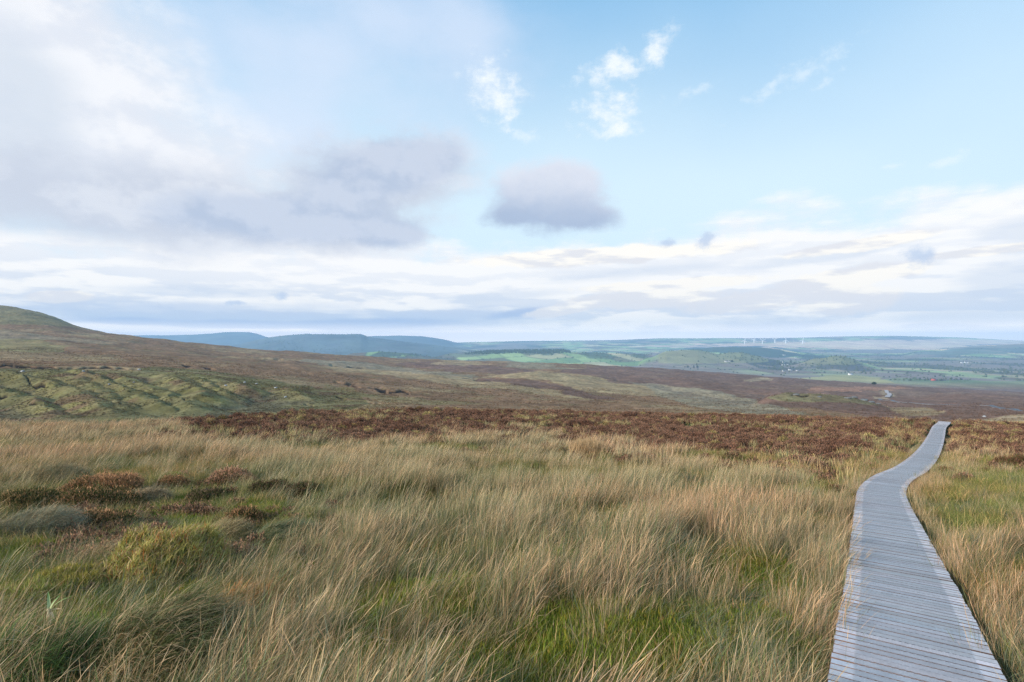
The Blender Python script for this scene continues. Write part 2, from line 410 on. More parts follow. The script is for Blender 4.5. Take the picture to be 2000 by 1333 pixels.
def field_colour(x, y):
    """small enclosed fields on a skewed, jittered grid; returns colour and hedge mask"""
    a = math.radians(23); X = (x * math.cos(a) + y * math.sin(a)) / 170; Y = (-x * math.sin(a) + y * math.cos(a)) / 300
    X = X + (vnoise(x / 500, y / 500, 71) - .5) * 1.6; Y = Y + (vnoise(x / 500, y / 500, 72) - .5) * 1.6
    iy = np.floor(Y); X = X + _hash(iy, iy * 0 + 3, 5) * 0.9; ix = np.floor(X)
    r = _hash(ix, iy, 77); r2 = _hash(ix, iy, 78)
    g = np.stack([.18 + .24 * r2, .28 + .26 * r2, .11 + .12 * r2], -1)
    t = np.stack([.36 + .24 * r2, .31 + .20 * r2, .18 + .12 * r2], -1)
    b = np.stack([.13 + .06 * r2, .105 + .04 * r2, .07 + .02 * r2], -1)
    c = np.where((r < .52)[..., None], g, np.where((r < .76)[..., None], t, b))
    fx = X - ix; fy = Y - iy
    hedge = np.maximum(1 - S(0.0, .07, np.minimum(fx, 1 - fx)), 1 - S(0, .05, np.minimum(fy, 1 - fy)))
    return c, hedge

def cover(u, d):
    u = np.asarray(u, float); d = np.asarray(d, float); x = u * d
    z = base_h(u, d); y = CY - F * z / d; px = CX + F * u
    n1 = fbm(x / 60, d / 90, 51, 4); n2 = fbm(x / 14, d / 14, 52, 4); n3 = fbm(x / 300, d / 500, 53, 3)
    c = MOOR + (TAN - MOOR) * (S(.52, .72, n1 * .7 + n3 * .3) * .6)[..., None]
    c = c + (OLIVE - c) * (S(.58, .75, n2) * .35)[..., None]
    wx = (fbm(x / 35, d / 60, 54, 3) - .5) * 50; wy = (fbm(x / 30, d / 45, 55, 4) - .5) * np.clip(9 - d / 300, 3.0, 9)
    for colr, poly, dr, st in PATCH:
        q = inpoly(px + wx, y + wy, poly) & (d > dr[0]) & (d < dr[1])
        k = q * st * (0.75 + 0.5 * (n2 - .5))
        c = c + (colr - c) * k[..., None]
    bk = inpoly(px + wx, y + wy, PATCH[4][1]) & (d > 95) & (d < 330)
    sw = (85 * x + 68 * d) / 109 + (fbm(x / 30, d / 30, 21, 3) - 0.5) * 11
    rid = bank_ridge(x, d)
    gul = (1 - S(.10, .42, rid)) * (1 - S(215, 262, d)) * (1 - S(560, 720, px))
    c = c + (LIME - c) * (bk * S(.50, .66, fbm(x / 8, d / 5, 57, 4)) * S(.05, .6, rid) * .85)[..., None]
    c = c + (np.array([.115, .10, .062]) - c) * (bk * gul * .85)[..., None]
    c = c + (OLIVE * .75 - c) * (bk * S(.5, .62, fbm(x / 7, d / 12, 58, 4)) * .7)[..., None]
    c = c + (HEATHER - c) * (bk * S(.62, .72, fbm(x / 12, d / 12, 59, 4)) * .7)[..., None]
    hg = hag_dist(px, y + (vnoise(px / 14, d / 40, 31) - .5) * 4)
    k = (1 - S(.7, 1.9, hg)) * (d > 100) * (d < 2000) * S(.36, .5, vnoise(px / 9, y / 9, 33) * .6 + .25)
    c = c + (PEAT - c) * k[..., None]
    vv = (.66 + .68 * fbm(x / 16, d / 26, 34, 4)) * (.78 + .44 * vnoise(x / 2.2, d / 3.5, 35))
    c = c * (1 + (vv - 1) * S(80, 120, d) * (1 - S(2200, 3000, d)))[..., None]
    # near ground: damp thatch under the grass, darker where heather grows
    nr = 1 - S(72, 100, d)
    g = np.array([.075, .075, .030]) * (0.6 + 0.9 * n2)[..., None]
    c = c + (g - c) * nr[..., None]
    # lowland
    fr = S(2250, 2700, d)
    fc, hedge = field_colour(x, d)
    bog = np.array([.235, .195, .165])
    lw = bog + (fc - bog) * S(.30, .42, fbm(x / 1300, d / 1600, 61, 3))[..., None]
    wood = S(.58, .63, fbm(x / 420, d / 520, 62, 4))
    far_w = S(9000, 14000, d)
    wood = np.maximum(wood, hedge * .8 * (1 - far_w))
    dark = np.array([.040, .058, .052])
    wx2 = (fbm(x / 300, d / 400, 64, 3) - .5) * 80; wy2 = (fbm(x / 260, d / 400, 65, 4) - .5) * 9
    lw = lw + (dark - lw) * (wood * .85)[..., None]
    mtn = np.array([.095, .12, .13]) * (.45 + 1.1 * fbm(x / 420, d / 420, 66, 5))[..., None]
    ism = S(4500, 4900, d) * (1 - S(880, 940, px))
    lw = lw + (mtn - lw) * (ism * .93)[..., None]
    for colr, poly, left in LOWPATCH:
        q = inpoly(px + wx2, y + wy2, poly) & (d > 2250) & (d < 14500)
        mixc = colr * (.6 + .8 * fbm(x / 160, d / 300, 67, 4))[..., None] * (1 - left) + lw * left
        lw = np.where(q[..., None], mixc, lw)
    hill = (((px > 1285) & (px < 1500) & (d > 3700) & (d < 4750)) | ((px > 1560) & (px < 1700) & (d > 3520) & (d < 4200))) & (z > -150)
    hc = np.array([.25, .25, .12]) * (.7 + .6 * fbm(x / 90, d / 120, 68, 3))[..., None]
    lw = np.where(hill[..., None], lw * .25 + hc * .75, lw)
    return c + (lw - c) * fr[..., None]

# ------------------------------------------------------------------ materials
def ground_material():
    m, nt, b = new_mat('ground')
    at = nt.new('ShaderNodeAttribute', attribute_name='Col')
    geo = nt.new('ShaderNodeNewGeometry')
    P = geo.outputs['Position']
    k = nt.noise(P, 1.7, 5, .65); k2 = nt.noise(P, .22, 5, .62); k3 = nt.noise(P, .012, 4, .6)
    f = nt.m('MULTIPLY', nt.lin(k, .25, .75, .62, 1.38), nt.lin(k2, .25, .75, .62, 1.38))
    f = nt.m('MULTIPLY', f, nt.lin(k3, .25, .75, .85, 1.15))
    c = nt.mix(1.0, at.outputs['Color'], nt.xyz(f, f, f), 'MULTIPLY')
    nt.put(b.inputs['Base Color'], c)
    b.inputs['Specular IOR Level'].default_value = 0.05; b.inputs['Roughness'].default_value = 1
    bp = nt.new('ShaderNodeBump'); bp.inputs['Strength'].default_value = .6; bp.inputs['Distance'].default_value = .5
    nt.put(bp.inputs['Height'], k2); nt.put(b.inputs['Normal'], bp.outputs[0])
    return m

def foliage_material(name, transl=.25, inst=True, rough=.6, spec=.25):
    m, nt, b = new_mat(name)
    at = nt.new('ShaderNodeAttribute', attribute_name='Col')
    c = at.outputs['Color']
    if inst:
        ic = nt.new('ShaderNodeAttribute', attribute_type='INSTANCER', attribute_name='icol')
        c = nt.mix(1.0, c, ic.outputs['Color'], 'MULTIPLY')
    nt.put(b.inputs['Base Color'], c); b.inputs['Roughness'].default_value = rough; b.inputs['Specular IOR Level'].default_value = spec
    if transl:
        tr = nt.new('ShaderNodeBsdfTranslucent'); nt.put(tr.inputs[0], c)
        mx = nt.new('ShaderNodeMixShader'); mx.inputs[0].default_value = transl
        nt.l.new(b.outputs[0], mx.inputs[1]); nt.l.new(tr.outputs[0], mx.inputs[2])
        nt.l.new(mx.outputs[0], nt.n['Material Output'].inputs['Surface'])
    return m

def plain_material(name, c, rough=.7, var=.15, scale=3.0, spec=.3, metal=0.0):
    m, nt, b = new_mat(name)
    tc = nt.new('ShaderNodeTexCoord')
    k = nt.noise(tc.outputs['Object'], scale, 4, .6)
    f = nt.lin(k, .25, .75, 1 - var, 1 + var)
    at = nt.new('ShaderNodeAttribute', attribute_name='Col')
    cc = nt.mix(1.0, rgb(*c), nt.xyz(f, f, f), 'MULTIPLY')
    cc = nt.mix(1.0, cc, at.outputs['Color'], 'MULTIPLY')
    nt.put(b.inputs['Base Color'], cc)
    b.inputs['Roughness'].default_value = rough; b.inputs['Specular IOR Level'].default_value = spec; b.inputs['Metallic'].default_value = metal
    return m

M_GROUND = ground_material()
M_GRASS = foliage_material('dry_grass', .3)
M_FOL = foliage_material('leaf', .2, inst=False)
M_HEATH = foliage_material('heather_twig', .12, rough=.9, spec=.05)
M_HEATH1 = foliage_material('heather_sprig', .12, inst=False, rough=.9, spec=.05)

# ------------------------------------------------------------------ ground sheets
def grid_faces(nr, nc):
    i = np.arange(nr - 1)[:, None] * nc + np.arange(nc - 1)[None, :]
    return np.stack([i, i + 1, i + nc + 1, i + nc], -1).reshape(-1, 4)

def build_ground():
    uc = np.linspace(-1.0, 1.0, 840)
    ext = 1.0 + np.geomspace(.004, 1.4, 44)
    us = np.concatenate([-ext[::-1], uc, ext])
    ld1 = np.exp(np.concatenate([np.arange(math.log(.55), math.log(95), .0125), np.arange(math.log(95), math.log(700), .0046), np.arange(math.log(700), math.log(2350), .009)]))
    ld2 = np.exp(np.arange(math.log(2300), math.log(14900), .0062))
    for name, ds in (('moorland_ground', ld1), ('lowland_ground', ld2)):
        U, D = np.meshgrid(us, ds)
        U = U.ravel(); D = D.ravel()
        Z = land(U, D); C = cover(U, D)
        V = np.stack([U * D, D, Z], 1)
        fs = [grid_faces(len(ds), len(us))]
        if name == 'moorland_ground':   # the slope behind and beside the photographer
            xs = np.linspace(-120, 120, 41); ys = np.concatenate([np.linspace(-120, -1, 20), [0.6, 1.2]])
            X, Y = np.meshgrid(xs, ys)
            zz = np.where(Y > 0, -1.98 - .16 * Y, -1.98 - .12 * Y) - .08 + 0 * X
            n0 = len(V); V = np.vstack([V, np.stack([X.ravel(), Y.ravel(), zz.ravel()], 1)])
            C = np.vstack([C, np.tile([.09, .085, .035], (X.size, 1))]); fs.append(grid_faces(len(ys), len(xs)) + n0)
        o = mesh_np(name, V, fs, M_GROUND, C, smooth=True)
        tag(o, kind='structure')
build_ground()

# ------------------------------------------------------------------ scattering
def scatter(name, P, rot, scl, icol, sources, label, cat='grass'):
    """one object: sources instanced on the points P"""
    me = bpy.data.meshes.new(name); n = len(P)
    me.vertices.add(n); me.vertices.foreach_set('co', np.asarray(P, np.float32).ravel())
    a = me.attributes.new('rot', 'FLOAT_VECTOR', 'POINT'); a.data.foreach_set('vector', np.asarray(rot, np.float32).ravel())
    a = me.attributes.new('scl', 'FLOAT_VECTOR', 'POINT'); a.data.foreach_set('vector', np.asarray(scl, np.float32).ravel())
    a = me.attributes.new('idx', 'INT', 'POINT'); a.data.foreach_set('value', rng.integers(0, len(sources), n).astype(np.int32))
    a = me.attributes.new('icol', 'FLOAT_COLOR', 'POINT')
    c = np.ones((n, 4), np.float32); c[:, :3] = icol; a.data.foreach_set('color', c.ravel())
    o = bpy.data.objects.new(name, me); col.objects.link(o)
    ng = bpy.data.node_groups.new(name + '_scatter', 'GeometryNodeTree')
    ng.interface.new_socket('Geometry', in_out='INPUT', socket_type='NodeSocketGeometry')
    ng.interface.new_socket('Geometry', in_out='OUTPUT', socket_type='NodeSocketGeometry')
    N = ng.nodes; L = ng.links
    gi = N.new('NodeGroupInput'); go = N.new('NodeGroupOutput')
    iop = N.new('GeometryNodeInstanceOnPoints'); jn = N.new('GeometryNodeJoinGeometry')
    for s in sources:
        oi = N.new('GeometryNodeObjectInfo'); oi.inputs['Object'].default_value = s; oi.inputs['As Instance'].default_value = True
        L.new(oi.outputs['Geometry'], jn.inputs[0])
    def attr(nm, typ):
        q = N.new('GeometryNodeInputNamedAttribute'); q.data_type = typ; q.inputs['Name'].default_value = nm
        return q.outputs[0]
    e2r = N.new('FunctionNodeEulerToRotation')
    L.new(attr('rot', 'FLOAT_VECTOR'), e2r.inputs[0])
    L.new(gi.outputs[0], iop.inputs['Points']); L.new(jn.outputs[0], iop.inputs['Instance'])
    iop.inputs['Pick Instance'].default_value = True
    L.new(attr('idx', 'INT'), iop.inputs['Instance Index']); L.new(e2r.outputs[0], iop.inputs['Rotation']); L.new(attr('scl', 'FLOAT_VECTOR'), iop.inputs['Scale'])
    L.new(iop.outputs[0], go.inputs[0])
    md = o.modifiers.new('scatter', 'NODES'); md.node_group = ng
    tag(o, label, cat, kind='stuff')
    return o

def blades(n, rad, L, W, th0, th1, segs, colf, head=0.0, yaw=0.5, spread=0.0, base=None, r=None):
    """n ribbons; th0/th1 lean angles (deg) at foot and tip; returns V, quads, cols"""
    r = r or np.random.default_rng(1)
    rr = rad * np.sqrt(r.random(n)); aa = r.random(n) * 2 * np.pi
    bx = rr * np.cos(aa); by = rr * np.sin(aa); bz = np.zeros(n)
    if base is not None: bx, by, bz = base
    ln = r.uniform(L[0], L[1], n); w = r.uniform(W[0], W[1], n)
    a0 = np.radians(r.normal(th0[0], th0[1], n)); a1 = np.radians(r.normal(th1[0], th1[1], n))
    ph = r.normal(0, yaw, n)
    if spread:   # lean outwards from the tuft's centre as well
        ph = aa * 1.0 + r.normal(0, .5, n)
    face = r.random(n) * np.pi
    t = np.linspace(0, 1, segs + 1)
    th = a0[:, None] + (a1 - a0)[:, None] * t[None] ** 1.3
    ds = ln[:, None] / segs
    mid = (th[:, 1:] + th[:, :-1]) / 2
    hx = np.concatenate([np.zeros((n, 1)), np.cumsum(np.sin(mid) * ds, 1)], 1); hz = np.concatenate([np.zeros((n, 1)), np.cumsum(np.cos(mid) * ds, 1)], 1)
    X = bx[:, None] + hx * np.cos(ph)[:, None]; Y = by[:, None] + hx * np.sin(ph)[:, None]; Z = bz[:, None] + hz
    prof = np.clip(1.05 - t ** 2.2, .10, 1)[None] * np.ones((n, 1))
    if head:
        hd = r.random(n) < head
        prof = np.where(hd[:, None], np.clip(.55 - .2 * t, .3, 1)[None] + (np.abs(t - .86) < .1)[None] * .9, prof)
    hw = w[:, None] / 2 * prof
    sx = np.cos(face)[:, None] * hw; sy = np.sin(face)[:, None] * hw
    A = np.stack([X - sx, Y - sy, Z], -1); B = np.stack([X + sx, Y + sy, Z], -1)
    V = np.stack([A, B], 2).reshape(-1, 3)           # n, segs+1, 2
    k = (np.arange(n) * (segs + 1) * 2)[:, None] + (np.arange(segs) * 2)[None]
    q = np.stack([k, k + 1, k + 3, k + 2], -1).reshape(-1, 4)
    C = colf(t, n, r)                                # n, segs+1, 3
    C = np.repeat(C[:, :, None, :], 2, 2).reshape(-1, 3)
    return V, q, C

STRAW = np.array([.64, .44, .24]); STRAW2 = np.array([.54, .39, .245]); GBLADE = np.array([.12, .14, .055]); GBLUE = np.array([.16, .185, .12]); RUST = np.array([.30, .165, .075])
def rush_cols(green=.30, blue=.4):
    def f(t, n, r):
        foot = np.where((r.random(n) < .6)[:, None], GBLADE, np.array([.15, .13, .055]))
        tip = np.where((r.random(n) < .55)[:, None], STRAW, STRAW2) * r.uniform(.72, 1.4, n)[:, None]
        tip = np.where((r.random(n) < .1)[:, None], RUST, tip)
        g = r.random(n); tip = np.where((g < green)[:, None], GBLADE * 1.5 * r.uniform(.8, 1.3, n)[:, None], tip); tip = np.where((g < green * blue)[:, None], GBLUE * 1.25, tip)
        k = S(.12, .62, t[None] + r.normal(0, .12, n)[:, None])[..., None]
        return foot[:, None] * (1 - k) + tip[:, None] * k
    return f
def green_cols(a, b, dry=.15):
    a = np.array(a); b = np.array(b)
    def f(t, n, r):
        m = r.random(n)[:, None]; c = a * (1 - m) + b * m
        c = np.where((r.random(n) < dry)[:, None], STRAW * .8, c) * r.uniform(.75, 1.25, n)[:, None]
        return np.repeat(c[:, None], len(t), 1)
    return f

def src(name, parts, mat):
    V = np.vstack([p[0] for p in parts]); C = np.vstack([p[2] for p in parts]); q = []; n = 0
    for p in parts: q.append(p[1] + n); n += len(p[0])
    return mesh_np(name, V, [np.vstack(q)], mat, C, link=False)

def sprigs(n, R, H, sz, cols, r, w=.012, up=.5, tips=1.0):
    """heather: short twigs over a low dome, with little leaf and floret flecks along each; V, quads, cols"""
    a = r.random(n) * 2 * np.pi; rr = np.sqrt(r.random(n)); lump = .75 + .5 * vnoise(rr * np.cos(a) * 3 + 9, rr * np.sin(a) * 3 + 9, int(r.integers(99)))
    X = rr * np.cos(a) * R; Y = rr * np.sin(a) * R; Z = H * (1 - rr ** 2.2) * lump * r.uniform(.55, 1.0, n)
    dx = np.cos(a) * rr * .8 + r.normal(0, .35, n); dy = np.sin(a) * rr * .8 + r.normal(0, .35, n); dz = np.full(n, up + .4)
    nn = np.sqrt(dx**2 + dy**2 + dz**2); dx /= nn; dy /= nn; dz /= nn
    ln = r.uniform(.6, 1.2, n) * sz
    K = 6
    V = []; C = []
    for k in range(K):
        t = (k + .3) / K
        cx = X + dx * ln * t + r.normal(0, w * .5, n); cy = Y + dy * ln * t + r.normal(0, w * .5, n); cz = Z + dz * ln * t
        f = r.random(n) * np.pi; g = r.normal(0, .6, n); hw = w * r.uniform(.5, 1.1, n); hl = ln / K * .75
        sx = np.cos(f) * hw; sy = np.sin(f) * hw; sz_ = g * hw
        ux = dx * hl; uy = dy * hl; uz = dz * hl
        q = np.stack([np.stack([cx - sx - ux, cy - sy - uy, cz - sz_ - uz], -1), np.stack([cx + sx - ux * .3, cy + sy - uy * .3, cz + sz_ - uz * .3], -1),
                      np.stack([cx + ux, cy + uy, cz + uz], -1), np.stack([cx - sx + ux * .3, cy - sy + uy * .3, cz - sz_ + uz * .3], -1)], 1)
        V.append(q.reshape(-1, 3))
        top = t > .5
        stem, tip = cols
        c = np.where((r.random(n) < (tips if top else .15))[:, None], np.array(tip), np.array(stem)) * r.uniform(.65, 1.4, n)[:, None]
        C.append(np.repeat(c[:, None], 4, 1).reshape(-1, 3))
    V = np.vstack(V); C = np.vstack(C); q = np.arange(len(V)).reshape(-1, 4)
    return V, q, C

R_ = np.random.default_rng(21)
def bl(*a, **k): return blades(*a, r=R_, **k)
SRC_NEAR = [src('rush', [bl(64, .20, (.28, .78), (.0028, .0054), (10, 10), (34, 20), 5, rush_cols(.42), head=.35),
                         bl(45, .24, (.2, .45), (.003, .005), (14, 16), (50, 25), 4, rush_cols(.75, .4), yaw=1.6), bl(7, .2, (.35, .65), (.003, .005), (35, 20), (125, 35), 6, rush_cols(.15), yaw=1.6)], M_GRASS) for _ in range(8)]
SRC_MID = [src('rush_mid', [bl(46, .26, (.35, .85), (.006, .010), (12, 8), (34, 16), 3, rush_cols(.26), head=.3), bl(18, .28, (.25, .5), (.007, .011), (14, 16), (45, 25), 3, rush_cols(.7, .4), yaw=1.2)], M_GRASS) for _ in range(6)]
SRC_FAR = [src('rush_far', [bl(30, .36, (.45, .9), (.016, .026), (12, 8), (30, 16), 3, rush_cols(.15), head=.3), bl(10, .36, (.25, .5), (.016, .026), (14, 14), (40, 20), 2, rush_cols(.6, .3), yaw=1.2)], M_GRASS) for _ in range(5)]
SRC_SHORT = [src('turf', [bl(90, .24, (.10, .30), (.003, .006), (10, 22), (55, 28), 3, green_cols(GBLADE * 1.1, [.20, .20, .06], .22), yaw=2.0)], M_GRASS) for _ in range(5)]
SRC_FINE = [src('fine_grass', [bl(130, .26, (.15, .38), (.002, .0036), (25, 15), (95, 25), 5, green_cols(GBLUE, [.16, .17, .085], .18), yaw=.7)], M_GRASS) for _ in range(4)]
SRC_MOSS = [src('moss', [bl(240, .22, (.03, .085), (.006, .012), (5, 30), (30, 40), 2, green_cols([.13, .20, .025], [.26, .30, .04], .04), yaw=3.0)], M_GRASS) for _ in range(4)]
SRC_HEA = [src('heather_clump', [sprigs(230, .36, .26, .16, ((.092, .064, .043), (.28, .15, .098)), R_, w=.022, tips=.70)], M_HEATH) for _ in range(6)]
SRC_TUFT = [src('tuft', [bl(26, .42, (.3, .75), (.05, .085), (6, 18), (30, 25), 2, lambda t, n, r: np.repeat((r.uniform(.6, 1.35, n)[:, None] * np.ones(3))[:, None], len(t), 1), yaw=3.0)], M_GRASS) for _ in range(5)]

def rand_ground(n, d0, d1, power=1.0, umax=1.04):
    """points over the wedge in view: uniform per ground area when power = 2, denser near when lower"""
    d = (d0 ** power + (d1 ** power - d0 ** power) * rng.random(n)) ** (1 / power)
    u = rng.uniform(-umax, umax, n)
    return u, d

# what grows where on the near slope: boundaries in reference rows of the ground itself
GRASS_TOP = ([-300, 0, 250, 330, 400, 500, 600, 820, 842, 880, 1050, 1150, 1250, 1350, 1480, 1560, 1640, 1700, 1790, 1830, 1870, 1940, 2000, 2400],
             [800, 800, 800, 836, 852, 862, 864, 866, 855, 848, 851, 862, 876, 896, 920, 938, 962, 905, 880, 872, 882, 890, 893, 900])
def near_info(u, d):
    z = base_h(u, d); px = CX + F * u; y = CY - F * z / d; x = u * d
    top = np.interp(px + (fbm(x / 2.5, d / 2.5, 81, 3) - .5) * 90, *GRASS_TOP) + (fbm(x / 3.0, d / 3.0, 82, 3) - .5) * 38
    pd = path_dist(x, d)
    return px, y, x, pd, top
def ell(px, y, c, r): return ((px - c[0]) / r[0]) ** 2 + ((y - c[1]) / r[1]) ** 2
# places where the tall rushes thin out: (centre, radii, how much)
OPEN = [((300, 1010), (400, 120), .86), ((640, 1270), (120, 50), .7), ((900, 1180), (110, 45), .6), ((1060, 1090), (80, 30), .5), ((330, 1120), (180, 130), .9), ((110, 1150), (150, 120), .9), ((190, 1010), (240, 110), .85), ((430, 990), (140, 70), .75), ((1200, 1250), (250, 110), .86), ((1400, 1230), (200, 120), .78), ((1560, 1240), (80, 120), .55),
        ((40, 1030), (130, 90), .85), ((60, 1290), (180, 100), .55), ((1160, 916), (190, 14), .8), ((1880, 1000), (150, 70), .75), ((1960, 960), (150, 60), .7), ((320, 1290), (190, 70), .35), ((950, 1320), (220, 50), .4), ((1990, 1230), (60, 200), .3),
        ((1560, 965), (90, 26), .8), ((1420, 925), (70, 18), .6), ((545, 1080), (90, 60), .5), ((970, 925), (150, 16), .5), ((100, 960), (200, 40), .6), ((1680, 900), (100, 18), .9), ((1750, 885), (70, 14), .9)]
def openness(px, y):
    o = np.zeros_like(px)
    for c, r, k in OPEN: o = np.maximum(o, k * (1 - S(.55, 1.15, np.sqrt(ell(px, y, c, r)))))
    return o
MOSSY = [((1080, 1110), (70, 20)), ((760, 1200), (90, 30)), ((1450, 1060), (90, 20)), ((30, 1300), (120, 40)), ((560, 1130), (80, 25)), ((640, 1280), (110, 45)), ((900, 1190), (90, 35)), ((420, 1190), (120, 40)), ((1250, 1150), (120, 30)), ((200, 1080), (120, 40)), ((330, 1010), (90, 30)), ((1490, 1150), (70, 30)), ((1190, 1265), (120, 70)), ((1380, 1235), (150, 60)), ((1320, 1300), (200, 40)), ((950, 1330), (180, 40)), ((110, 1150), (130, 80)), ((60, 1230), (120, 60)), ((1560, 1260), (60, 60)), ((500, 1010), (60, 20)), ((690, 1010), (50, 18)), ((110, 985), (40, 15))]

def tint(n, x, d):
    """patchwise hue: paler straw / greener / browner, per clump"""
    a = fbm(x / 2.2, d / 2.2, 91, 3); b = fbm(x / 6, d / 9, 92, 3); r = rng.uniform(.82, 1.18, n)
    g = S(.42, .68, a) * .36; w = S(.45, .7, b)
    c = np.ones((n, 3)) * r[:, None]
    c *= 1 + g[:, None] * np.array([-.38, -.06, -.12])
    c *= 1 + w[:, None] * np.array([.10, -.02, -.02])
    return c

def put(x, d, sink=.02): return np.stack([x, d, land(x / d, d) - sink], 1)

def lean_of(px):   # extra lean towards +X, degrees
    return np.interp(px, [0, 400, 800, 1200, 1500, 1650, 1800, 2000], [17, 14, 8, 2, -4, -8, -12, -12])

def build_near_vegetation():
    # rushes
    for name, srcs, n, d0, d1, gap, lab in (('tall_rushes', SRC_NEAR, 2700, 1.0, 10.0, .60, 'tall straw coloured rushes bent by the wind in the foreground'),
                                            ('dry_grass', SRC_MID, 8200, 9.0, 24.0, .68, 'dry buff moor grass on the slope beyond the foreground rushes'),
                                            ('buff_grass', SRC_FAR, 24000, 22.0, 62.0, .9, 'pale buff grass along the brow of the slope')):
        u, d = rand_ground(n, d0, d1, 2.0)
        px, y, x, pd, top = near_info(u, d)
        op = openness(px, y); nz = fbm(x / .8, d / .8, 96, 3); op = np.clip(op * (.45 + 1.0 * S(.34, .58, nz)), 0, .97)
        patch = S(.39, .56, fbm(x / 1.3, d / 1.3, 95, 3))
        sparse = np.where((px > 1830) & (y < 1000), .55, 1.0)
        keep = (y > top - rng.exponential(5, n)) & (pd > gap) & (rng.random(n) < (1 - op) * (.14 + .86 * patch) * sparse)
        px, y, x, d, pd = px[keep], y[keep], x[keep], d[keep], pd[keep]; k = len(x)
        rot = np.stack([np.radians(rng.normal(0, 9, k)), np.radians(lean_of(px) + rng.normal(0, 10, k) + 14 * (fbm(x / 4, d / 4, 97, 2) - .5)), rng.normal(0, .75, k)], 1)
        s = rng.uniform(.7, 1.12, k) * (1 - .25 * S(0, 1, openness(px, y))) * np.interp(pd, [.6, 1.6], [.78, 1])
        s = s * np.where(px > 1800, .8, 1)
        scatter(name, put(x, d), rot, np.stack([s, s, s], 1), tint(k, x, d), srcs, lab)
    # blades standing close against the deck and bending over its edges
    P = np.repeat(PATHXY[::2], 3, 0); tg = np.repeat(np.gradient(PATHXY, axis=0)[::2], 3, 0); tg /= np.linalg.norm(tg, axis=1)[:, None]
    sd = np.where(rng.random(len(P)) < .62, 1.0, -1.0); off = rng.uniform(.57, .85, len(P))
    x = P[:, 0] - tg[:, 1] * off * sd + rng.normal(0, .05, len(P)); d = P[:, 1] + tg[:, 0] * off * sd + rng.normal(0, .05, len(P))
    q = (d > 1.5) & (d < 42) & (rng.random(len(P)) < S(.30, .55, fbm(x / .9, d / .9, 131, 3))) & (path_dist(x, d) > .54); x = x[q]; d = d[q]; sd = sd[q]; k = len(x)
    s = rng.uniform(.45, .85, k) * np.interp(d, [8, 40], [1, .6])
    rot = np.stack([np.radians(rng.normal(0, 9, k)), np.radians(np.where(sd > 0, rng.normal(4, 12, k), rng.normal(-22, 10, k))), rng.normal(0, .7, k)], 1)
    scatter('edge_grass', put(x, d), rot, np.stack([s, s, s], 1), tint(k, x, d), SRC_NEAR, 'straw and green blades leaning over the edges of the boardwalk')
    # short turf everywhere near
    u, d = rand_ground(11500, 1.0, 30.0, 1.7)
    px, y, x, pd, top = near_info(u, d)
    keep = (pd > .62) & (y > top - 30)
    px, y, x, d = px[keep], y[keep], x[keep], d[keep]; k = len(x)
    s = rng.uniform(.7, 1.25, k) * np.interp(d, [8, 26], [1, 1.5])
    rot = np.stack([rng.normal(0, .1, k), rng.normal(.1, .15, k), rng.uniform(-3.1, 3.1, k)], 1)
    gold = ((px > 1830) & (y < 1060))
    ic = tint(k, x, d) * np.where(gold[:, None], np.array([1.3, 1.3, 1.0]), np.where(fbm(x / 1.1, d / 1.1, 99, 3)[:, None] > .52, np.array([1.45, 1.2, 1.0]), np.array([1.2, 1.18, .95])))
    scatter('short_grass', put(x, d), rot, np.stack([s, s, s], 1), ic, SRC_SHORT, 'short green grass between the rushes')
    # fine blue-green grass in combed tufts
    u, d = rand_ground(5200, 1.0, 24.0, 1.6)
    px, y, x, pd, top = near_info(u, d)
    keep = (pd > .7) & (y > top) & (rng.random(len(x)) < S(.48, .62, fbm(x / 1.8, d / 1.8, 101, 3)) * .9 + .1 * (px < 700))
    px, y, x, d = px[keep], y[keep], x[keep], d[keep]; k = len(x)
    s = rng.uniform(.8, 1.4, k)
    rot = np.stack([rng.normal(0, .1, k), rng.normal(.0, .12, k), rng.normal(0, .5, k)], 1)
    scatter('fine_grass', put(x, d), rot, np.stack([s, s, s], 1), tint(k, x, d) * 1.1, SRC_FINE, 'fine blue green grass combed over by the wind')
    # moss
    X = []; D = []
    for c, r in MOSSY:
        a = rng.random(260) * 2 * np.pi; q = np.sqrt(rng.random(260))
        for t in zip(c[0] + r[0] * q * np.cos(a), c[1] + r[1] * q * np.sin(a)):
            if t[1] > 1360: continue
            X.append(t)
    X = np.array(X)
    zz = np.linspace(1.5, 30, 400)
    pts = []
    for px_, py_ in X:
        u_ = (px_ - CX) / F; dd = zz; h = lookup(np.full_like(dd, u_), dd) - .24
        q = np.nonzero(h >= -(py_ - CY) / F * dd)[0]
        if len(q): pts.append((u_ * dd[q[0]], dd[q[0]]))
    pts = np.array(pts); pts = pts + rng.normal(0, .05, pts.shape)
    pd = path_dist(pts[:, 0], pts[:, 1]); pts = pts[pd > .8]
    k = len(pts); s = rng.uniform(.7, 1.3, k)
    rot = np.stack([rng.normal(0, .1, k), rng.normal(0, .1, k), rng.uniform(-3.1, 3.1, k)], 1)
    ic = (rng.uniform(.75, 1.2, k)[:, None] * np.array([1.0, .98, 1.0])) * np.where(rng.random(k)[:, None] < .25, np.array([1.35, .95, .9]), 1)
    scatter('moss', put(pts[:, 0], pts[:, 1], -.01), rot, np.stack([s, s, s * 1.3], 1), ic, SRC_MOSS, 'bright green moss in the wet gaps between the rushes', 'moss')
    # heather over the brow
    u, d = rand_ground(42000, 16.0, 84.0, 1.75)
    px, y, x, pd, top = near_info(u, d); top = top + (fbm(x / 7, d / 5, 115, 3) - .5) * 30
    gr = S(.56, .68, fbm(x / 4.5, d / 4.5, 111, 4))
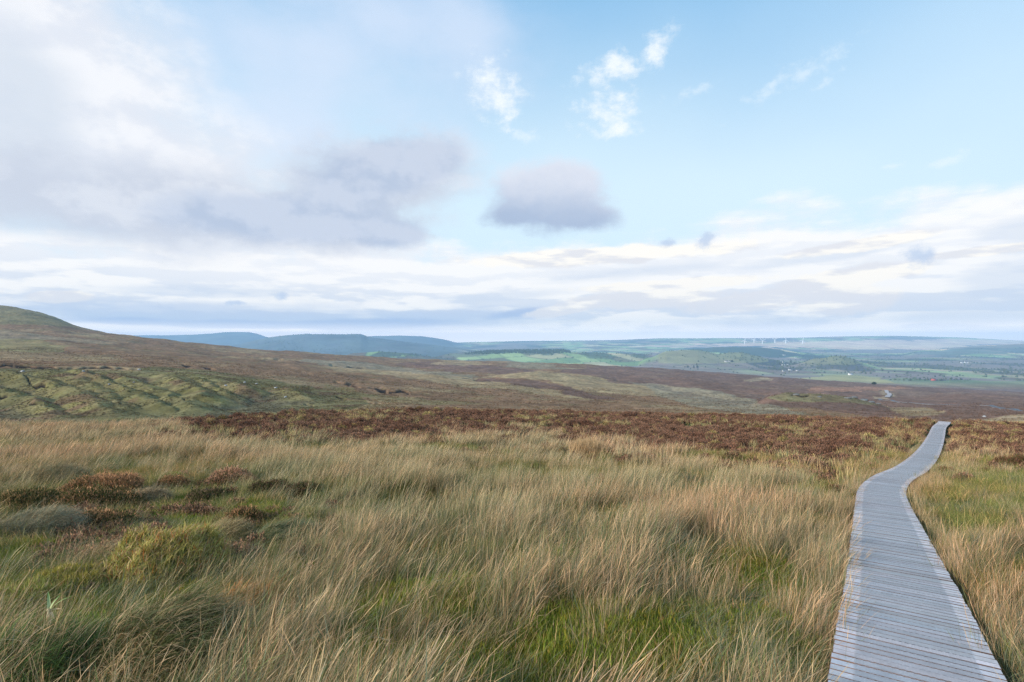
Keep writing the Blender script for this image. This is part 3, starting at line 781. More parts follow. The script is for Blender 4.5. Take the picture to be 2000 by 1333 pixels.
    keep = (y < top + rng.exponential(10, len(x))) & (pd > 1.05) & (d > 17) & (rng.random(len(x)) > gr * .9) & ~((px > 1868) & (d > 62))
    strip = (pd < 3.2) & (rng.random(len(x)) < .75) & (px < 1790)
    keep &= ~strip
    px, y, x, d = px[keep], y[keep], x[keep], d[keep]; k = len(x)
    s = rng.uniform(.5, 1.2, k) * np.interp(d, [20, 80], [.9, 1.2]); h = rng.uniform(.7, 1.35, k)
    v = fbm(x / 4, d / 4, 112, 3)
    ic = rng.uniform(.75, 1.25, k)[:, None] * (1 + (v - .5)[:, None] * np.array([.5, .7, .7]))
    ic = np.where((rng.random(k) < .09)[:, None], ic * np.array([1.5, 2.0, 1.3]), ic)
    c0 = rng.normal(size=(420, 2)) * [210, 50] + [290, 1005]
    pts = np.array([p for p in (ground_px(a, b, 2, 40)[:2] for a, b in c0[(c0[:, 0] > -80)])])
    pts = pts[fbm(pts[:, 0] / 1.2, pts[:, 1] / 1.2, 114, 3) > .47]; k2 = len(pts)
    x = np.concatenate([x, pts[:, 0]]); d = np.concatenate([d, pts[:, 1]]); s = np.concatenate([s, rng.uniform(.35, .8, k2)]); h = np.concatenate([h, rng.uniform(.7, 1.2, k2)])
    ic = np.vstack([ic, rng.uniform(.7, 1.3, k2)[:, None] * np.array([1.15, 1.2, 1.15])]); k = len(x)
    rot = np.stack([rng.normal(0, .12, k), rng.normal(0, .12, k), rng.uniform(-3.1, 3.1, k)], 1)
    scatter('heather', put(x, d, .03), rot, np.stack([s, s, s * h], 1), ic, SRC_HEA, 'russet brown heather covering the brow of the slope', 'heather')
    # pale grass tufts standing in and beside the heather
    u, d = rand_ground(12000, 16.0, 80.0, 1.7)
    px, y, x, pd, top = near_info(u, d)
    keep = (y < top + 6) & (pd > .95) & ((rng.random(len(x)) < S(.55, .67, fbm(x / 4.5, d / 4.5, 111, 4)) * .8 + .04) | ((pd < 3.4) & (rng.random(len(x)) < .85)) | ((px > 1868) & (d > 60)))
    px, y, x, d, pd = px[keep], y[keep], x[keep], d[keep], pd[keep]; k = len(x)
    s = rng.uniform(.45, .85, k); rot = np.stack([rng.normal(0, .1, k), rng.normal(0, .15, k), rng.uniform(-3, 3, k)], 1)
    scatter('tussock_grass', put(x, d), rot, np.stack([s, s, s], 1), tint(k, x, d) * np.array([1.02, 1.1, .9]), SRC_FAR, 'pale tussock grass among the heather and along the boardwalk')
    # coarse vegetation over the middle distance, coloured as the ground cover there
    u, d = rand_ground(46000, 70.0, 520.0, .9)
    ub = rng.uniform(-1.04, -.2, 16000); db = rng.uniform(112, 275, 16000); u = np.concatenate([u, ub]); d = np.concatenate([d, db])
    x = u * d; pdm = S(.30, .5, fbm(x / 8, d / 8, 121, 3)); keep = rng.random(len(x)) < pdm
    keep &= ~((np.abs(d - np.interp(CX + F * u, [q[0] for q in TRACKPX], TRACKD)) < 9) & (CX + F * u > 1690))
    u = u[keep]; d = d[keep]; x = x[keep]; k = len(x)
    c = cover(u, d); c = c * rng.uniform(.6, 1.45, k)[:, None]; dk = rng.random(k) < .12; c[dk] = c[dk] * .3 + HEATHER * .55
    y_ = CY - F * base_h(u, d) / d
    ok = hag_dist(CX + F * u, y_) > 2.2
    u, d, x, c = u[ok], d[ok], x[ok], c[ok]; k = len(x)
    s = rng.uniform(.45, 1.0, k) * np.interp(d, [70, 520], [.7, 1.7]); rot = np.stack([rng.normal(0, .15, k), rng.normal(0, .15, k), rng.uniform(-3, 3, k)], 1)
    scatter('moor_vegetation', put(x, d, .05), rot, np.stack([s, s, s * rng.uniform(.4, .8, k)], 1), c, SRC_TUFT, 'low moor vegetation over the valley and the far slope', 'moor plants')

# ------------------------------------------------------------------ track on the moor beyond, and the next stretch of boardwalk
TRACKPX = [(1712, 779), (1720, 781.5), (1738, 784.5), (1760, 787.5), (1790, 789.5), (1825, 791.5), (1870, 793), (1912, 795), (1945, 798), (1972, 801), (2010, 804), (2080, 806)]
TRACKP = np.array([ground_px(a, b, 110, 700) for a, b in TRACKPX]); TRACKD = TRACKP[:, 1]
def ribbon(P, w, step, lift, th, mat, name, parent=None):
    xy = resample(P, step); tg = np.gradient(xy, axis=0); tg /= np.linalg.norm(tg, axis=1)[:, None]; nm = np.stack([-tg[:, 1], tg[:, 0]], 1)
    z = land_at(xy[:, 0], xy[:, 1]); z = np.convolve(np.pad(z, 4, mode='edge'), np.ones(9) / 9, 'valid') + lift
    a = xy + nm * w / 2; b = xy - nm * w / 2; n = len(xy)
    V = np.concatenate([np.c_[a, z], np.c_[b, z], np.c_[a, z - th], np.c_[b, z - th]])
    i = np.arange(n - 1)
    fs = np.vstack([np.stack([i, i + 1, i + 1 + n, i + n], 1)[:, ::-1], np.stack([i, i + 1, i + 1 + 2 * n, i + 2 * n], 1), np.stack([i + n, i + 3 * n, i + 1 + 3 * n, i + 1 + n], 1)[:, ::-1]])
    return mesh_np(name, V, [fs], mat, np.ones((len(V), 3)), parent)

M_WOOD = None
def wood_material():
    m, nt, b = new_mat('weathered_timber')
    tc = nt.new('ShaderNodeTexCoord'); P = tc.outputs['Object']
    at = nt.new('ShaderNodeAttribute', attribute_name='Col')
    gr = nt.noise(P, 9, 5, .7); gr2 = nt.noise(P, 60, 4, .6); big = nt.noise(P, 1.1, 3, .6)
    f = nt.m('MULTIPLY', nt.lin(gr, .25, .75, .80, 1.2), nt.lin(gr2, .2, .8, .84, 1.16))
    f = nt.m('MULTIPLY', f, nt.lin(big, .3, .7, .9, 1.1))
    c = nt.mix(1.0, at.outputs['Color'], nt.xyz(f, f, f), 'MULTIPLY')
    stain = nt.ss(nt.noise(P, 3.3, 5, .7), .58, .72)
    c = nt.mix(nt.m('MULTIPLY', stain, .45), c, rgb(.20, .155, .15))
    nt.put(b.inputs['Base Color'], c); b.inputs['Roughness'].default_value = .62; b.inputs['Specular IOR Level'].default_value = .35
    return m
M_WOOD = wood_material()
M_WIRE = plain_material('galvanised_wire', (.325, .33, .35), .5, .1, 5, .5, .3)
M_JOIST = plain_material('damp_timber', (.19, .095, .055), .8, .25, 4, .2)
M_TRACK = plain_material('stone_track', (.31, .31, .33), .9, .15, .5, .1)

BW = 1.03
def build_boardwalk():
    root = empty('boardwalk', (PATHXY[0, 0], PATHXY[0, 1], float(lookup(np.array([PATHXY[0, 0] / PATHXY[0, 1]]), np.array([PATHXY[0, 1]]))[0])))
    tag(root, 'grey plank boardwalk with wire mesh running down the slope from the foreground to the brow', 'boardwalk')
    inv = np.array(root.location)
    seg = np.linalg.norm(np.diff(PATHXY, axis=0), axis=1); s = np.concatenate([[0], np.cumsum(seg)])
    zc = lookup(PATHXY[:, 0] / PATHXY[:, 1], PATHXY[:, 1])
    def at(q):
        q = np.asarray(q); x = np.interp(q, s, PATHXY[:, 0]); y = np.interp(q, s, PATHXY[:, 1])
        e = .25; tx = np.interp(q + e, s, PATHXY[:, 0]) - np.interp(q - e, s, PATHXY[:, 0]); ty = np.interp(q + e, s, PATHXY[:, 1]) - np.interp(q - e, s, PATHXY[:, 1])
        l = np.hypot(tx, ty); tx /= l; ty /= l
        z = np.interp(q, s, zc); sl = (np.interp(q + e, s, zc) - np.interp(q - e, s, zc)) / (2 * e)
        return x, y, z, tx, ty, sl
    r = np.random.default_rng(4)
    pitch = .106; L = s[-1]; q = np.arange(.3, L - .3, pitch)
    mb = MB(); x, y, z, tx, ty, sl = at(q)
    for k in range(len(q)):
        w = BW + r.normal(0, .004); ln = pitch - .012 + r.normal(0, .0015); th = .035; ch = .004
        jz = r.normal(0, .0018); sk = r.normal(0, .004); off = r.normal(0, .0025)
        cs = []
        for zz, grow in ((-th, 0), (-ch, 0), (0, -ch)):
            for a, b_ in ((-1, -1), (1, -1), (1, 1), (-1, 1)):
                t = b_ * (ln / 2 + grow); n_ = a * (w / 2 + grow) + off
                t += a * sk
                px_ = x[k] + tx[k] * t - ty[k] * n_; py_ = y[k] + ty[k] * t + tx[k] * n_
                cs.append([px_, py_, z[k] + sl[k] * t + zz + jz])
        V = np.array(cs) - inv
        f = []
        for ring in (0, 4):
            for i in range(4):
                j = (i + 1) % 4; f.append([ring + i, ring + j, ring + j + 4, ring + i + 4])
        f.append([8, 9, 10, 11]); f.append([3, 2, 1, 0])
        g = r.normal(1, .11); top = np.array([.52, .49, .505]) * g * np.array([r.normal(1, .025), 1, r.normal(1, .02)])
        if r.random() < .10: top = top * np.array([.86, .80, .78])
        side = np.array([.115, .066, .048]) * r.normal(1, .15)
        C = np.vstack([np.tile(side, (4, 1)), np.tile(side * 1.25, (4, 1)), np.tile(top, (4, 1))])
        # separate verts for the top so the weathered face and the brown sides stay distinct
        V = np.vstack([V, V[8:12]]); C = np.vstack([C[:8], np.tile(side * 1.6, (4, 1)), np.tile(top, (4, 1))])
        f = [f_ if f_ != [8, 9, 10, 11] else [12, 13, 14, 15] for f_ in f]
        mb.add(V, f, c=C)
    mb.build('deck_planks', M_WOOD, root)
    # bearers under the planks
    for sd in (-.38, .38):
        b = MB(); qq = np.arange(.3, L - .3, .5); x, y, z, tx, ty, sl = at(qq)
        P = []
        for n_, dz in ((sd - .04, -.04), (sd + .04, -.04), (sd + .04, -.17), (sd - .04, -.17)):
            P.append(np.stack([x - ty * n_, y + tx * n_, z + dz], 1) - inv)
        V = np.concatenate(P); n = len(qq); i = np.arange(n - 1)
        f = np.vstack([np.stack([i + a * n, i + 1 + a * n, i + 1 + ((a + 1) % 4) * n, i + ((a + 1) % 4) * n], 1) for a in range(4)])
        b.add(V, f); b.build('bearer', M_JOIST, root)
    # short posts that carry the bearers
    for k, qv in enumerate(np.arange(1.2, L - 1, 2.4)):
        x, y, z, tx, ty, sl = at(qv)
        if y > 46: break
        for sd in (-.45, .45):
            b = MB(); b.box(np.array([x - ty * sd, y + tx * sd, z - .36]) - inv, (.075, .075, .6), math.atan2(ty, tx)); b.build('post', M_JOIST, root)
    # wire netting stapled over the middle of the deck: two sets of slanting wires
    b = MB(); half = .375; p = .026; ww = .0015; hgt = .0045
    ends = np.arange(.3, min(L, 64), p); mids = []
    nseg = 6
    for sgn in (1, -1):
        t = np.linspace(-1, 1, nseg + 1)
        Q = ends[:, None] + sgn * t[None] * half * .62
        Q = np.clip(Q, .31, L - .31)
        x, y, z, tx, ty, sl = at(Q.ravel()); n_ = np.tile(t * half + .0, len(ends))
        cx = x - ty * n_; cy = y + tx * n_; cz = z + hgt + (0.0012 if sgn > 0 else 0)
        far = np.interp(y, [6, 16, 60], [1, 1.0, 1.0])
        A = np.stack([cx + tx * ww * far, cy + ty * ww * far, cz], 1); B_ = np.stack([cx - tx * ww * far, cy - ty * ww * far, cz], 1)
        V = np.concatenate([A, B_]) - inv; m = len(A)
        k = (np.arange(len(ends))[:, None] * (nseg + 1) + np.arange(nseg)[None]).ravel()
        b.add(V, np.stack([k, k + m, k + 1 + m, k + 1], 1))
    b.build('wire_netting', M_WIRE, root)
build_boardwalk()
tr = ribbon(TRACKP, 2.4, 3.0, .7, .9, M_TRACK, 'moor_track'); tag(tr, kind='structure')
FARP = np.array([ground_px(a, b, 250, 1900) for a, b in ((1733, 777.5), (1737, 774), (1735, 769), (1731.5, 765.5), (1730, 762.5))])
fb = ribbon(FARP, 5.2, 6.0, 1.2, 1.0, M_TRACK, 'distant_boardwalk')
tag(fb, 'short far stretch of pale boardwalk climbing the purple heather rise beyond the track', 'boardwalk')
build_near_vegetation()

# ------------------------------------------------------------------ bushes, hummocks and moss mounds that stand out in the foreground
def dome(R, H, n=14, seed=1, sx=1.0, amp=.35):
    V = []; r_ = np.linspace(0, 1, n); a_ = np.linspace(0, 2 * np.pi, 2 * n, endpoint=False)
    RR, AA = np.meshgrid(r_, a_, indexing='ij')
    x = RR * np.cos(AA) * R * sx; y = RR * np.sin(AA) * R
    h = H * np.sqrt(np.clip(1 - RR ** 2.4, 0, 1)) * (1 - amp / 2 + amp * fbm(x / R * 3 + 5 + seed, y / R * 3 + 5, seed, 3)) - .06
    V = np.stack([x.ravel(), y.ravel(), h.ravel()], 1)
    m = 2 * n; i = np.arange(n - 1)[:, None] * m; j = np.arange(m)[None]; k = (np.arange(m)[None] + 1) % m
    return V, np.stack([i + j, i + m + j, i + m + k, i + k], -1).reshape(-1, 4)
M_SOIL = plain_material('moss_cushion', (.13, .13, .045), 1, .4, 9, .05)
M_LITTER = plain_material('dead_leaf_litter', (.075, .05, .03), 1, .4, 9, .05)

def near_point(px, py):
    return stand(px, py, 1.5, 72)
def heather_bush(px, py, wpx, hh, label, stem=(.085, .088, .032), tip=(.47, .255, .135), tips=.5, seed=1):
    p = near_point(px, py); R = wpx / F * p[1] / 2
    o = empty('heather_bush', p); tag(o, label, 'heather bush')
    r = np.random.default_rng(seed); H = hh * R
    n = int(np.clip(2600 * R * R / .16, 700, 5600)); Vs = []; qs = []; Cs = []; cV = []; cf = []; m = 0; cm = 0
    nl = 5
    for k in range(nl):
        a = r.random() * 6.283; q = r.uniform(.25, .62) if k else 0; rl = R * (r.uniform(.42, .62) if k else .72); hl = H * r.uniform(.6, 1.05)
        off = np.array([math.cos(a) * q * R * 1.15, math.sin(a) * q * R, 0])
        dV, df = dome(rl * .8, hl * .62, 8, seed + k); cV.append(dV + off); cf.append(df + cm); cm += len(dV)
        nn = int(n * rl * rl / (R * R) * .62)
        V, qd, C = sprigs(nn, rl, hl * .85, .19, (stem, tip), r, w=.0085, up=.9, tips=tips * r.uniform(.5, 1.3))
        Vs.append(V + off); qs.append(qd + m); Cs.append(C * r.uniform(.8, 1.2)); m += len(V)
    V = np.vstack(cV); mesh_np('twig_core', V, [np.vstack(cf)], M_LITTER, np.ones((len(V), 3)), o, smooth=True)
    V = np.vstack(Vs); q = np.vstack(qs); C = np.vstack(Cs)
    # florets only in drifts
    mesh_np('foliage', V, [q], M_HEATH1, C, o)
    return o
def hummock(name, cat, px, py, wpx, hh, label, a, b, L=(.10, .22), W=(.005, .010), dens=1.0, lean=(20, 25), tipang=(80, 30), dry=.15, seed=1, yaw=1.0, sx=1.0, soil=None, rust=0.0):
    p = near_point(px, py); R = wpx / F * p[1] / 2; H = hh * R
    o = empty(name, p); tag(o, label, cat)
    V, f = dome(R, H, 16, seed, sx, .7); mesh_np('cushion', V, [f], soil or M_SOIL, np.ones((len(V), 3)), o, smooth=True)
    r = np.random.default_rng(seed); n = int(np.clip(1700 * dens * R * R / .25, 500, 7000))
    aa = r.random(n) * 2 * np.pi; rr = np.sqrt(r.random(n)); x = rr * np.cos(aa) * R * sx; y = rr * np.sin(aa) * R
    h = H * np.sqrt(np.clip(1 - rr ** 2.4, 0, 1)) * (1 - .35 + .7 * fbm(x / R * 3 + 5 + seed, y / R * 3 + 5, seed, 3)) - .07
    cf = green_cols(a, b, dry)
    def cf2(t, n_, r_):
        c = cf(t, n_, r_)
        return np.where((r_.random(n_) < rust)[:, None, None], np.array([.58, .24, .08]), c)
    V, q, C = blades(n, R, L, W, lean, tipang, 4, cf2, yaw=yaw, base=(x, y, h), r=r)
    mesh_np('leaves', V, [q], M_FOL, C, o)
    return o

heather_bush(178, 1003, 150, .62, 'largest dark heather bush with pinkish dead flowers in the left foreground', tips=.35, seed=1)
heather_bush(212, 962, 135, .5, 'broad faded heather bush with mostly brown flower tops, just behind the largest one', tips=.75, seed=2)
heather_bush(195, 1035, 105, .55, 'small flowering heather bush hugging the front of the largest dark one', tips=.5, seed=3)
heather_bush(338, 958, 66, .75, 'round rusty heather bush capped with yellow green moss', tip=(.42, .22, .11), tips=.6, seed=4)
heather_bush(450, 950, 92, .75, 'pinkest heather bush, dome shaped, at the edge of the rushes', tip=(.48, .27, .17), tips=.85, seed=5)
heather_bush(405, 985, 70, .65, 'low dull brown heather bush in front of the pinkest dome', tip=(.27, .17, .11), tips=.45, seed=6)
heather_bush(474, 1032, 84, .85, 'tall heather bush with a green base and brown top beside the yellow moss cushion', tips=.55, seed=7)
heather_bush(48, 992, 120, .4, 'flat straggling heather bush nearest the left edge of the photo', tip=(.38, .23, .11), tips=.45, seed=8)
heather_bush(522, 965, 62, .6, 'small blackish heather bush right behind the pinkest dome', tip=(.17, .10, .065), tips=.4, seed=9)
heather_bush(588, 968, 66, .5, 'faint dark heather bush half sunk in pale rushes', tip=(.22, .13, .08), tips=.4, seed=10)
heather_bush(668, 1045, 92, .5, 'lone brown heather bush standing out in the middle of the tall rushes', tip=(.24, .135, .085), tips=.6, seed=11)
heather_bush(1642, 975, 52, .7, 'dark heather bush just left of the first bend of the boardwalk', tip=(.16, .075, .045), tips=.6, seed=12)
heather_bush(1492, 1062, 92, .5, 'grey brown heather bush in thin rushes left of the boardwalk', tip=(.2, .11, .075), tips=.55, seed=13)
heather_bush(1556, 1060, 60, .45, 'smaller heather bush between the grey brown one and the boardwalk', tip=(.18, .1, .065), tips=.55, seed=14)
heather_bush(1848, 930, 46, .5, 'tiny russet heather bush right of the boardwalk by the bend', tip=(.22, .085, .045), tips=.8, seed=15)
heather_bush(1880, 926, 40, .5, 'tiny russet heather bush second from the boardwalk bend, in yellow grass', tip=(.2, .08, .045), tips=.8, seed=16)
heather_bush(1978, 915, 90, .5, 'wide russet heather bush at the right edge above the yellow grass', tip=(.18, .08, .05), tips=.7, seed=17)

hummock('sedge_hummock', 'hummock', 326, 1128, 225, .80, 'big golden green sedge hummock flecked with orange blades in the left foreground', [.24, .25, .055], [.58, .47, .14], (.09, .2), (.007, .013), 1.7, dry=.25, seed=21, yaw=1.3, rust=.09)
hummock('moss_hummock', 'hummock', 125, 1165, 150, .72, 'ochre moss hummock left of the big golden sedge hummock', [.26, .25, .045], [.46, .35, .08], (.04, .09), (.006, .011), 3.0, lean=(10, 30), tipang=(40, 40), dry=.08, seed=22, yaw=2.5)
hummock('grass_hummock', 'hummock', 60, 1052, 150, .55, 'smooth blue green grass hummock by the left edge', GBLUE * 1.15, [.34, .31, .20], (.2, .42), (.004, .007), 2.4, lean=(45, 20), tipang=(105, 20), dry=.25, seed=23, yaw=.5)
hummock('grass_hummock', 'hummock', 92, 945, 130, .42, 'far grey green grass hummock above the straggling heather', [.17, .17, .085], [.32, .28, .15], (.2, .4), (.005, .009), 1.8, lean=(40, 20), tipang=(95, 20), dry=.3, seed=24, yaw=.5)
hummock('grass_hummock', 'hummock', 318, 1290, 270, .65, 'broad dark green hummock hung with straw blades at the bottom of the photo', [.085, .11, .035], [.17, .17, .06], (.2, .42), (.004, .007), 2.2, lean=(45, 18), tipang=(95, 20), dry=.3, seed=25, yaw=.6)
hummock('grass_hummock', 'hummock', 556, 1075, 140, .7, 'fine textured green hummock between the golden sedge and the tall rushes', [.12, .15, .07], [.2, .21, .10], (.18, .34), (.004, .006), 2.0, lean=(50, 15), tipang=(100, 20), dry=.15, seed=26, yaw=.6)
hummock('moss_cushion', 'moss cushion', 110, 975, 46, .6, 'pale yellow moss cushion between two heather bushes on the left', [.34, .34, .07], [.46, .42, .12], (.03, .07), (.008, .014), 2.5, lean=(5, 30), tipang=(30, 40), dry=.03, seed=27, yaw=3)
hummock('moss_cushion', 'moss cushion', 512, 1003, 72, .42, 'yellow green moss cushion above the tall heather bush', [.27, .29, .04], [.42, .38, .07], (.03, .07), (.008, .014), 2.5, lean=(5, 30), tipang=(30, 40), dry=.05, seed=28, yaw=3)
hummock('moss_cushion', 'moss cushion', 632, 1003, 58, .4, 'green moss cushion farthest right, at the foot of the rushes', [.22, .27, .06], [.36, .37, .10], (.03, .07), (.008, .014), 2.5, lean=(5, 30), tipang=(30, 40), dry=.08, seed=29, yaw=3)
hummock('moss_cushion', 'moss cushion', 335, 938, 58, .5, 'small lime moss cushion topping the round rusty heather bush', [.24, .28, .05], [.38, .36, .08], (.03, .07), (.01, .016), 2.0, lean=(5, 30), tipang=(30, 40), dry=.05, seed=30, yaw=3)
hummock('moss_hummock', 'hummock', 235, 928, 46, .5, 'small bright green mossy mound at the foot of the far rushes', [.15, .22, .04], [.26, .30, .07], (.04, .1), (.01, .016), 2.0, lean=(5, 30), tipang=(40, 40), dry=.05, seed=31, yaw=3)
hummock('grass_hummock', 'hummock', 1145, 893, 66, .3, 'fluffy straw coloured grass clump standing above its neighbours in mid field', [.40, .28, .14], [.6, .42, .24], (.45, .8), (.012, .02), .9, lean=(5, 18), tipang=(30, 25), dry=.6, seed=32, yaw=1.0)

hummock('sedge_hummock', 'hummock', 455, 1215, 190, .5, 'low rusty orange sedge mound to the lower right of the big golden one', [.25, .22, .07], [.50, .30, .12], (.14, .3), (.005, .010), 1.6, lean=(35, 20), tipang=(80, 25), dry=.35, seed=41, yaw=.9, rust=.18)
hummock('moss_hummock', 'hummock', 45, 1190, 170, .5, 'yellow green moss and grass mound at the left edge beside the ochre one', [.22, .25, .05], [.42, .38, .10], (.06, .14), (.006, .011), 2.4, lean=(15, 30), tipang=(60, 35), dry=.12, seed=42, yaw=2.0, rust=.04)
hummock('grass_hummock', 'hummock', 215, 1100, 100, .6, 'brownish grass mound wedged between the ochre moss and the golden sedge', [.20, .17, .08], [.38, .27, .14], (.15, .3), (.004, .007), 1.8, lean=(40, 20), tipang=(95, 20), dry=.4, seed=43, yaw=.7)
hummock('grass_hummock', 'hummock', 430, 1055, 110, .5, 'tawny grass mound directly above the golden sedge hummock', [.20, .19, .08], [.42, .32, .15], (.15, .3), (.004, .007), 1.8, lean=(40, 20), tipang=(95, 20), dry=.4, seed=44, yaw=.7)
hummock('grass_hummock', 'hummock', 40, 1318, 240, .45, 'lush dark green grass mound filling the bottom left corner', [.09, .15, .04], [.20, .27, .07], (.18, .36), (.005, .009), 1.8, lean=(30, 22), tipang=(80, 25), dry=.15, seed=45, yaw=1.0)
hummock('grass_hummock', 'hummock', 280, 985, 90, .55, 'grey brown grass mound in the middle of the heather bushes', [.17, .15, .09], [.33, .25, .15], (.15, .3), (.005, .008), 1.8, lean=(45, 20), tipang=(100, 20), dry=.3, seed=46, yaw=.6)
hummock('moss_hummock', 'hummock', 590, 1020, 110, .4, 'flat olive moss mound between the heather and the green moss cushion', [.20, .21, .06], [.36, .33, .10], (.05, .12), (.007, .012), 2.2, lean=(15, 30), tipang=(60, 35), dry=.15, seed=47, yaw=2.0)
hummock('moss_hummock', 'hummock', 690, 1000, 70, .4, 'olive tuft mound half hidden by rushes at the right of the hummocks', [.22, .23, .06], [.40, .36, .11], (.06, .14), (.008, .013), 2.0, lean=(15, 30), tipang=(60, 35), dry=.2, seed=48, yaw=2.0)

# the broken leek-like plant near the bottom left corner
def leaf_plant():
    p = near_point(96, 1290); o = empty('leaf_plant', (p[0], p[1], p[2] + .38))
    tag(o, 'small pale broken plant with two green leaves, alone in the grass at bottom left', 'plant')
    mb = MB()
    def leaf(a, L, w, up, c0, c1, mbx):
        n = 6; V = []; C = []
        for k in range(n + 1):
            t = k / n; r_ = L * t * math.cos(up - t * .5); z = L * t * math.sin(up - t * .4); ww = w * (1 - t ** 2) + .001
            cx, cy = r_ * math.cos(a), r_ * math.sin(a)
            V += [[cx + ww * math.sin(a), cy - ww * math.cos(a), z + ww * .3], [cx, cy, z - ww * .2], [cx - ww * math.sin(a), cy + ww * math.cos(a), z + ww * .3]]
            C += [np.array(c0) * (1 - t) + np.array(c1) * t] * 3
        f = []
        for k in range(n):
            b = 3 * k; f += [[b, b + 1, b + 4, b + 3], [b + 1, b + 2, b + 5, b + 4]]
        mbx.add(V, f, c=np.array(C))
    for a, L, w, up in ((.35, .17, .013, 1.0), (2.3, .16, .012, 1.2), (1.2, .12, .01, 1.3)): leaf(a, L, w, up, (.55, .55, .3), (.18, .33, .08), mb)
    mb.build('leaf', M_FOL, o)
    mb = MB()
    for a, L, w, up in ((.1, .10, .012, .5), (-.4, .09, .01, -.2), (3.4, .08, .01, -.6), (-1.6, .11, .012, -1.0), (-1.2, .10, .01, -.9)): leaf(a, L, w, up, (.7, .58, .38), (.62, .42, .22), mb)
    mb.build('withered_leaf', M_FOL, o)
    mb = MB(); mb.cone((0, 0, -.3), (0, 0, .02), .012, .015, 8, (.5, .42, .25)); mb.build('stem', M_FOL, o)
leaf_plant()

# ------------------------------------------------------------------ boulders
M_ROCK = plain_material('grey_limestone', (.36, .37, .39), .9, .35, 2.2, .2)
def rock(name, px, py, wpx, label, seed, dmin=100, dmax=420, flat=.6, c=(1, 1, 1)):
    p = stand(px, py, dmin, dmax); R = wpx / F * p[1] / 2
    r = np.random.default_rng(seed); n = 9; m = 14
    th = np.linspace(0, np.pi, n); ph = np.linspace(0, 2 * np.pi, m, endpoint=False); T, Ph = np.meshgrid(th, ph, indexing='ij')
    X = np.sin(T) * np.cos(Ph); Y = np.sin(T) * np.sin(Ph); Z = np.cos(T)
    for _ in range(9):     # cut by planes
        v = r.normal(size=3); v /= np.linalg.norm(v); k = r.uniform(.62, .9); dt = X * v[0] + Y * v[1] + Z * v[2]; e = np.maximum(dt - k, 0)
        X = X - e * v[0]; Y = Y - e * v[1]; Z = Z - e * v[2]
    V = np.stack([X.ravel() * R * r.uniform(.9, 1.3), Y.ravel() * R, Z.ravel() * R * flat], 1); V += r.normal(0, R * .02, V.shape)
    V[:m] = V[:m].mean(0); V[-m:] = V[-m:].mean(0)
    i = np.arange(n - 1)[:, None] * m; j = np.arange(m)[None]; k = (j + 1) % m
    o = mesh_np(name, V, [np.stack([i + j, i + m + j, i + m + k, i + k], -1).reshape(-1, 4)], M_ROCK, np.tile(c, (len(V), 1)))
    o.location = (p[0], p[1], p[2] + R * flat * .45); o.rotation_euler = (0, 0, r.random() * 6)
    tag(o, label, 'boulder'); return o
rock('boulder', 44, 727, 7.5, 'grey boulder under the peat edge nearest the left border', 1)
rock('boulder', 271, 723, 6, 'pale boulder at the right end of the dark peat edge', 2)
rock('boulder', 213, 752, 5, 'small boulder halfway down the green gullied bank', 3)
rock('boulder', 163, 727, 5, 'small boulder just below the middle of the peat edge', 4)
rock('boulder', 261, 748, 4.5, 'small boulder on the second green spur of the bank', 5)
rock('boulder', 441, 754, 6, 'boulder leftmost of the loose row on the right half of the bank', 6)
rock('boulder', 478, 748, 5, 'highest boulder of the loose row on the right half of the bank', 7)
rock('boulder', 501, 751, 5, 'middle boulder of the loose row on the right half of the bank', 8)
rock('boulder', 539, 759, 6.5, 'rounded pale boulder ending the loose row on the bank', 9)
rock('boulder', 558, 777, 6, 'lowest boulder on the bank, above the grey scrub', 10)
for i, (a, b, w, l) in enumerate([(1555, 773, 14, 'dark low outcrop on the crest of the mossy mound left of the boardwalk'), (1600, 776, 8, 'small outcrop in the middle of the mossy mound'), (1655, 779, 12, 'first grey outcrop on the right shoulder of the mossy mound'),
                                  (1668, 778, 13, 'second grey outcrop on the right shoulder of the mossy mound'), (1688, 781, 14, 'largest craggy outcrop near the right end of the mossy mound'), (1702, 784, 12, 'last but one outcrop stepping down the end of the mossy mound'), (1716, 789, 10, 'lowest outcrop at the foot of the mossy mound')]):
    rock('rock_outcrop', a, b, w, l, 30 + i, 260, 420, .38, (.42, .42, .40))
rock('boulder', 1922, 815, 7, 'lone small boulder on the pale grass right of the boardwalk brow', 50, 62, 160)

# ------------------------------------------------------------------ lowland: wind turbines, farms, trees
M_WHITE = plain_material('white_paint', (.86, .86, .85), .45, .03, .1, .4)
M_WALL = plain_material('white_render', (.80, .79, .76), .8, .06, .3, .2)
M_SLATE = plain_material('slate', (.10, .10, .12), .7, .15, .4, .3)
M_RED = plain_material('red_sheet_roof', (.55, .085, .05), .6, .1, .3, .3)
M_DARKWIN = plain_material('dark_window', (.03, .035, .045), .2, .1, 1, .5)
M_CROWN = plain_material('tree_leaves', (.075, .095, .045), .9, .45, .35, .05)
M_BARK = plain_material('bark', (.10, .075, .05), .9, .2, 2, .1)

